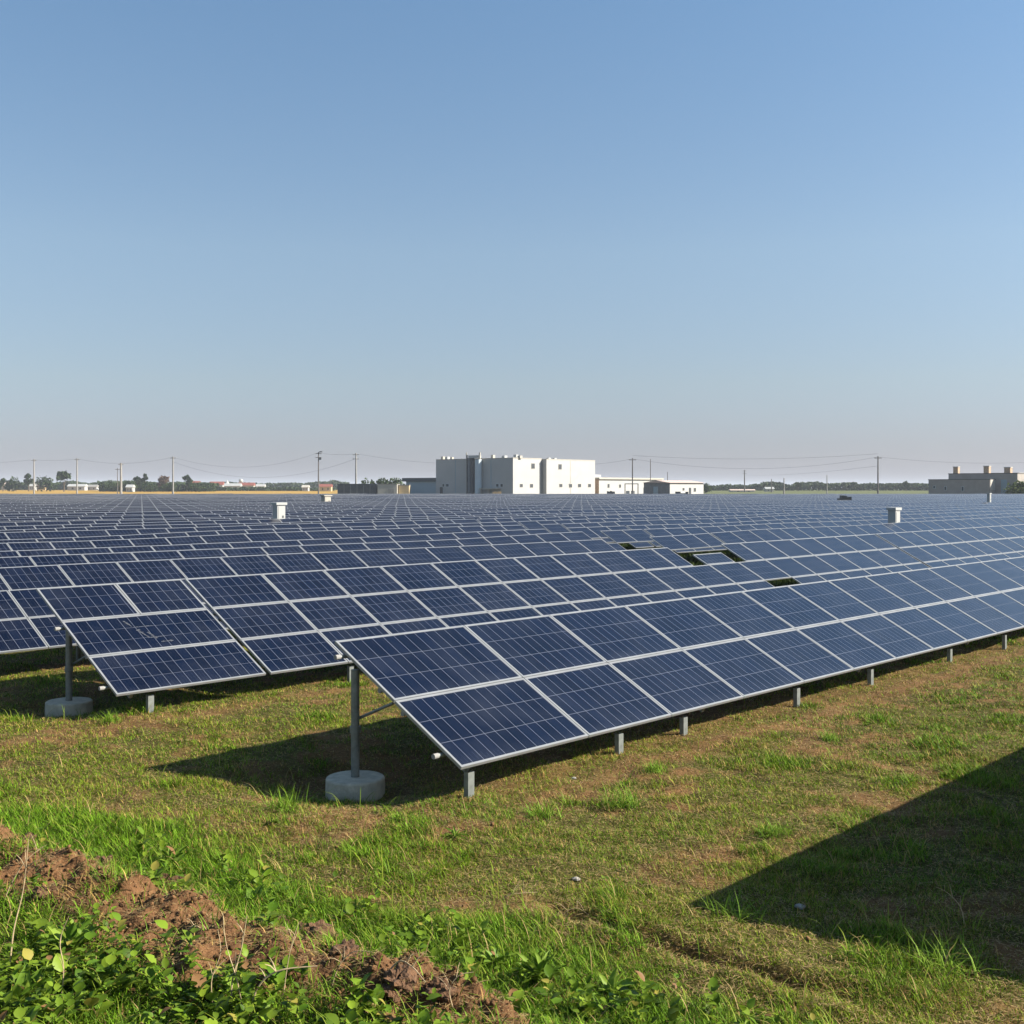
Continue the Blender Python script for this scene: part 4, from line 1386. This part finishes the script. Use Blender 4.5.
# ------------------------------------------------------------------ utility poles and wires
def pole(x, Y, ytop, m, label, rpx=1.6, arm=1, kit=False, seed=0):
    p = px(x, Y); gz = float(height(p.x, Y)); zt = z_at(ytop, Y)
    root = empty('utility_pole', (p.x, Y, gz)); H = zt - gz; r = rpx * Y / F / 2
    b = MB(); b.tube([(0, 0, -.5), (0, 0, H)], [r, r * .6], 10); b.build('shaft', m, root)
    for a in range(arm):
        z = H - .6 - a * 1.3
        b = MB(); b.box((-1.0, -.09, z), (1.0, .09, z + .16)); b.build('crossarm', m, root)
        for q in (-.9, 0.35, .9):
            b = MB(); b.tube([(q, 0, z + .161), (q, 0, z + .42)], .07, 6); b.build('insulator', M_CAP, root)
    if kit:
        b = MB(); b.box((.2, -.3, H - 2.6), (1.0, .3, H - 1.7)); b.build('transformer', M_GREYSHED, root)
        b = MB(); b.box((.3, -.3, H - .1), (1.3, .2, H + .25)); b.build('switch', M_GREYSHED, root)
    tag(root, label, 'utility pole', 'utility poles along the far edge of the field')
    return Vector((p.x, Y, zt - .2))


T = {}
T['a'] = pole(34, 420, 459, M_POLE, 'leftmost utility pole, near the left edge')
T['b'] = pole(77, 400, 458.2, M_POLE, 'pale utility pole right of the round topped tree')
T['c'] = pole(121, 420, 463, M_POLE, 'short utility pole with a wide crossarm', 2.8)
T['c2'] = pole(117.5, 440, 468, M_WPOLE, 'dark thin pole close beside the short wide armed one', 1.0)
T['d'] = pole(173, 370, 456.5, M_POLE, 'tall pale utility pole above the bushes at left', 2.0)
T['e'] = pole(318.5, 380, 452, M_WPOLE, 'tall dark utility pole carrying a transformer', 1.6, 2, True)
T['f'] = pole(356, 350, 453, M_POLE, 'tall pale pole above the long dark shed', 2.2, 2)
T['g'] = pole(632.5, 318, 458, M_WPOLE, 'dark utility pole in front of the low white warehouse', 1.6, 1, False)
T['h'] = pole(650.5, 345, 459, M_WPOLE, 'plain thin mast behind the dark grey shed side', 1.0, 0)
T['i'] = pole(667.5, 380, 472, M_WPOLE, 'short thin mast above the tile roofed shed', 1.0, 0)
T['j'] = pole(744.5, 620, 470, M_WPOLE, 'small distant pole above the long pink shed', 1.4, 2)
T['j2'] = pole(771.5, 600, 479, M_WPOLE, 'shortest dark pole, by the pale hut at right', 1.3, 0)
T['k'] = pole(784, 330, 478, M_POLE, 'pale post rising from the panels right of centre', 1.6, 0)
T['l'] = pole(827, 420, 475, M_POLE, 'thin pale pole between the treeline gap and the big right pole', 1.2, 0)
T['m'] = pole(878, 320, 456.2, M_WPOLE, 'tall dark pole standing alone at right', 1.8, 1)
T['n'] = Vector(px(-60, 430, 462)); T['o'] = Vector(px(1090, 330, 458)); T['p'] = Vector(px(436, 352, 463)); T['q'] = Vector(px(595, 350, 464))


def wire(a, b_, sag, label, dz=0):
    b = MB(); pts = []
    for i in range(17):
        t = i / 16; p = a.lerp(b_, t); pts.append(Vector((p.x, p.y, p.z + dz - 4 * sag * t * (1 - t))) - a)
    b.tube(pts, .026, 4, cap=False)
    tag(b.build('overhead_wire', M_WIRE, loc=tuple(a)), label, 'wire', 'overhead wires between the poles')


for a, e, sg, lab in (
    ('n', 'a', .8, 'wire from the left edge to the leftmost pole'), ('a', 'b', .5, 'wire between the two leftmost poles'),
    ('b', 'd', 1.8, 'wire from the pole by the round tree to the tall pole above the bushes'),
    ('d', 'e', 4.0, 'long sagging wire to the pole with the transformer'), ('e', 'f', .5, 'short wire between the transformer pole and the tall pale pole'),
    ('f', 'p', .4, 'wire from the tall pale pole to the tallest building'), ('q', 'g', .2, 'wire from the windowed block to the pole by the warehouse'),
    ('g', 'm', 3.0, 'long wire from the warehouse pole to the lone pole at right'), ('m', 'o', 1.6, 'wire from the lone right pole to the right edge')):
    wire(T[a], T[e], sg, lab)
wire(T['g'], T['m'], 1.2, 'upper of the long wires to the lone pole at right', .9)
wire(T['d'], T['f'], 5.4, 'lowest sagging wire over the village', -1.5)
wire(T['j'], T['m'], 1.0, 'thin wire from the small distant pole to the lone right pole', -2.5)


# ------------------------------------------------------------------ trees
def crown_mesh(blobs, nleaf, size, seed, c0, c1):
    r = np.random.default_rng(seed)
    Ps = []
    tot = sum(b_[3] ** 2 for b_ in blobs)
    for (bx, by, bz, br, fl) in blobs:
        k = int(nleaf * br ** 2 / tot)
        v = r.normal(size=(k, 3)); v /= np.linalg.norm(v, axis=1)[:, None]
        rad = br * (0.55 + 0.5 * r.random((k, 1)) ** .6) * (0.8 + .35 * np.sin(v[:, :1] * 5 + seed) * np.cos(v[:, 2:3] * 4))
        q = v * rad; q[:, 2] *= fl
        Ps.append(q + np.array([bx, by, bz]))
    Ps = np.concatenate(Ps); n = len(Ps)
    TV = np.array([[-.5, -.5, 0], [.5, -.4, .1], [.45, .5, 0], [-.4, .5, -.1]]); TF = [np.array([[0, 1, 2, 3]])]
    sz = size * (.5 + r.random(n))
    V, Fc = instances(TV, TF, Ps, r.random(n) * 6.283, r.random(n) * 3.1, sz, sz, sz)
    t = r.random((n, 1)); c = np.array(c0) * (1 - t) + np.array(c1) * t
    return V, Fc, np.repeat(c, 4, axis=0)


DG = ((.020, .040, .012), (.060, .090, .026))


def tree(x, Y, wpx, ytop, label, seed, name='tree', flat=1.0, cols=DG, group='separate trees and bushes along the horizon', bush=False, ybase=None):
    p = px(x, Y); gz = float(height(p.x, Y)); zt = z_at(ytop, Y); H = zt - gz; Wd = wpx * Y / F
    root = empty(name, (p.x, Y, gz))
    r = random.Random(seed)
    th = 0 if bush else H * .28
    blobs = []
    nb = 6
    ch = H - th
    for i in range(nb):
        a = r.random() * 6.28; rad = Wd * .26 * r.random() ** .5
        fz = r.uniform(.25, .8)
        br = min(Wd * .30, ch * .42) * r.uniform(.75, 1.1)
        blobs.append((math.cos(a) * rad * 1.5, math.sin(a) * rad, th + min(ch * fz, ch - br * .85), br, .95))
    blobs.append((0, 0, H - min(Wd * .25, ch * .35), min(Wd * .25, ch * .35), 1.0))
    if bush:
        k = int(max(4, Wd / H * 4))
        for i in range(k): blobs.append(((i / (k - 1) - .5) * Wd * .8, 0, H * r.uniform(.3, .55), H * r.uniform(.3, .45), 1))
    V, Fc, c = crown_mesh(blobs, 1100, max(.35, H * .075), seed, *cols)
    V[:, 2] = np.maximum(V[:, 2], 0.02)
    np_mesh('crown', V, Fc, M_CROWN, c, parent=root)
    b = MB(); b.tube([(0, 0, -.3), (.1, 0, H * .3), (.0, .1, H * .6)], [H * .035, H * .025, H * .012], 8)
    b.tube([(.05, 0, H * .25), (Wd * .18, 0, H * .55)], [H * .016, H * .007], 6)
    b.tube([(.05, 0, H * .3), (-Wd * .18, .2, H * .6)], [H * .016, H * .007], 6)
    b.build('trunk', M_BARK, root)
    tag(root, label, 'bush' if bush else 'tree', group)


TR = [
    (3, 700, 7, 478, 'small dark tree at the very left edge', 0),
    (12, 690, 10, 476.5, 'round bush at far left, left of the leftmost pole', 1),
    (28.5, 690, 9, 473.5, 'pointed tree just left of the leftmost pole', 0),
    (46.5, 680, 18, 476.5, 'wide rounded bush between the two leftmost poles', 1),
    (64, 660, 12.5, 471, 'tallest round topped tree at left, before the second pole', 0),
    (113, 640, 14, 482.5, 'low bush left of the short wide armed pole', 1),
    (128, 640, 12, 480, 'low bush right of the short wide armed pole', 1),
    (137, 650, 7, 476.5, 'thin tree left of the taller thin one above the bushes', 0),
    (145, 650, 6, 473.8, 'thin wispy tree above the bushes left of the tall pole', 0),
    (148, 630, 16, 481, 'dense bush under the thin wispy tree', 1),
    (163, 640, 11, 476, 'loose brownish tree left of the tall pale pole', 0),
    (168, 620, 14, 482, 'dense bush at the foot of the tall pale pole', 1),
    (187, 640, 8.5, 475, 'narrow upright tree right of the tall pale pole', 0),
    (196, 630, 20, 482.5, 'low bush below the narrow upright tree', 1),
    (366, 400, 16, 477.8, 'left bush of the hedge behind the long dark shed', 1),
    (381, 400, 18, 476.8, 'middle bush of the hedge behind the sheds', 1),
    (397, 400, 16, 477, 'right bush of the hedge beside the blue grey annex', 1),
    (706, 560, 8, 483, 'bush at the right end of the tile roofed shed', 1),
    (906, 690, 6, 481, 'pointed tree in the treeline left of the grey building', 0),
    (798, 690, 7, 482, 'rounded tree standing above the right treeline', 0),
]
for i, (x_, Y_, w_, yt, lab, bu) in enumerate(TR):
    cols = DG
    if 'brownish' in lab: cols = ((.10, .06, .04), (.17, .12, .08))
    if 'hedge' in lab: cols = ((.035, .06, .02), (.09, .12, .045))
    tree(x_, Y_, w_, yt, lab, 500 + i, 'bush' if bu else 'tree', bush=bool(bu), cols=cols)
tree(1019, 326, 17, 479.5, 'bright green tree at the right edge in front of the grey building', 560, cols=((.06, .10, .02), (.15, .19, .05)), bush=True, name='bush')


def treeline(x0, x1, Y, ya, yb, n, seed, label):
    r = np.random.default_rng(seed)
    xs = (x0 + (x1 - x0) * r.random(n) - 512) / F * Y
    prof = lambda x: fbm(x, x * 0 + seed, 14, seed, 4)
    top = CH - (ya + (yb - ya) * (1 - prof(xs)) - HOR) * Y / F
    ys = Y + r.random(n) * 25
    gz = height(xs, ys)
    zz = gz + (top - gz) * r.random(n) ** .7
    TV = np.array([[-.5, -.5, 0], [.5, -.4, .1], [.45, .5, 0], [-.4, .5, -.1]]); TF = [np.array([[0, 1, 2, 3]])]
    sz = 1.1 * (.5 + r.random(n))
    V, Fc = instances(TV, TF, np.stack([xs, ys, zz], -1), r.random(n) * 6.283, r.random(n) * 3.1, sz, sz, sz)
    t = r.random((n, 1)); c = np.array([.022, .040, .014]) * (1 - t) + np.array([.060, .085, .030]) * t
    o = np_mesh('treeline', V, Fc, M_CROWN, np.repeat(c, 4, axis=0))
    tag(o, label, 'treeline', kind='stuff')


treeline(-60, 345, 960, 478.5, 486.5, 15000, 40, 'far dark wood along the horizon behind the village at left')
treeline(700, 1090, 760, 479.5, 488.0, 15000, 41, 'far green wood along the horizon at right')
treeline(180, 330, 720, 484.5, 490.5, 3500, 42, 'low scrub line below the village roofs')
treeline(-40, 96, 850, 479.5, 487.5, 5500, 44, 'low dark scrub between the trees at far left')
treeline(96, 208, 660, 479, 487.0, 7000, 43, 'dense scrub around the foot of the tall pale pole at left')

# ------------------------------------------------------------------ haze
hb_ = MB(); hb_.box((-5200, -70, -2), (5200, 9300, 40))
hm = bpy.data.materials.new('haze'); hm.use_nodes = True
hn = hm.node_tree.nodes; hn.clear()
ho = hn.new('ShaderNodeOutputMaterial'); pv = hn.new('ShaderNodeVolumePrincipled')
pv.inputs['Color'].default_value = (0.80, 0.86, 0.95, 1)
pv.inputs['Density'].default_value = 0.00016
hm.node_tree.links.new(pv.outputs[0], ho.inputs['Volume'])
tag(hb_.build('haze', hm), 'thin pale haze over the whole field and the horizon', 'haze', kind='stuff')
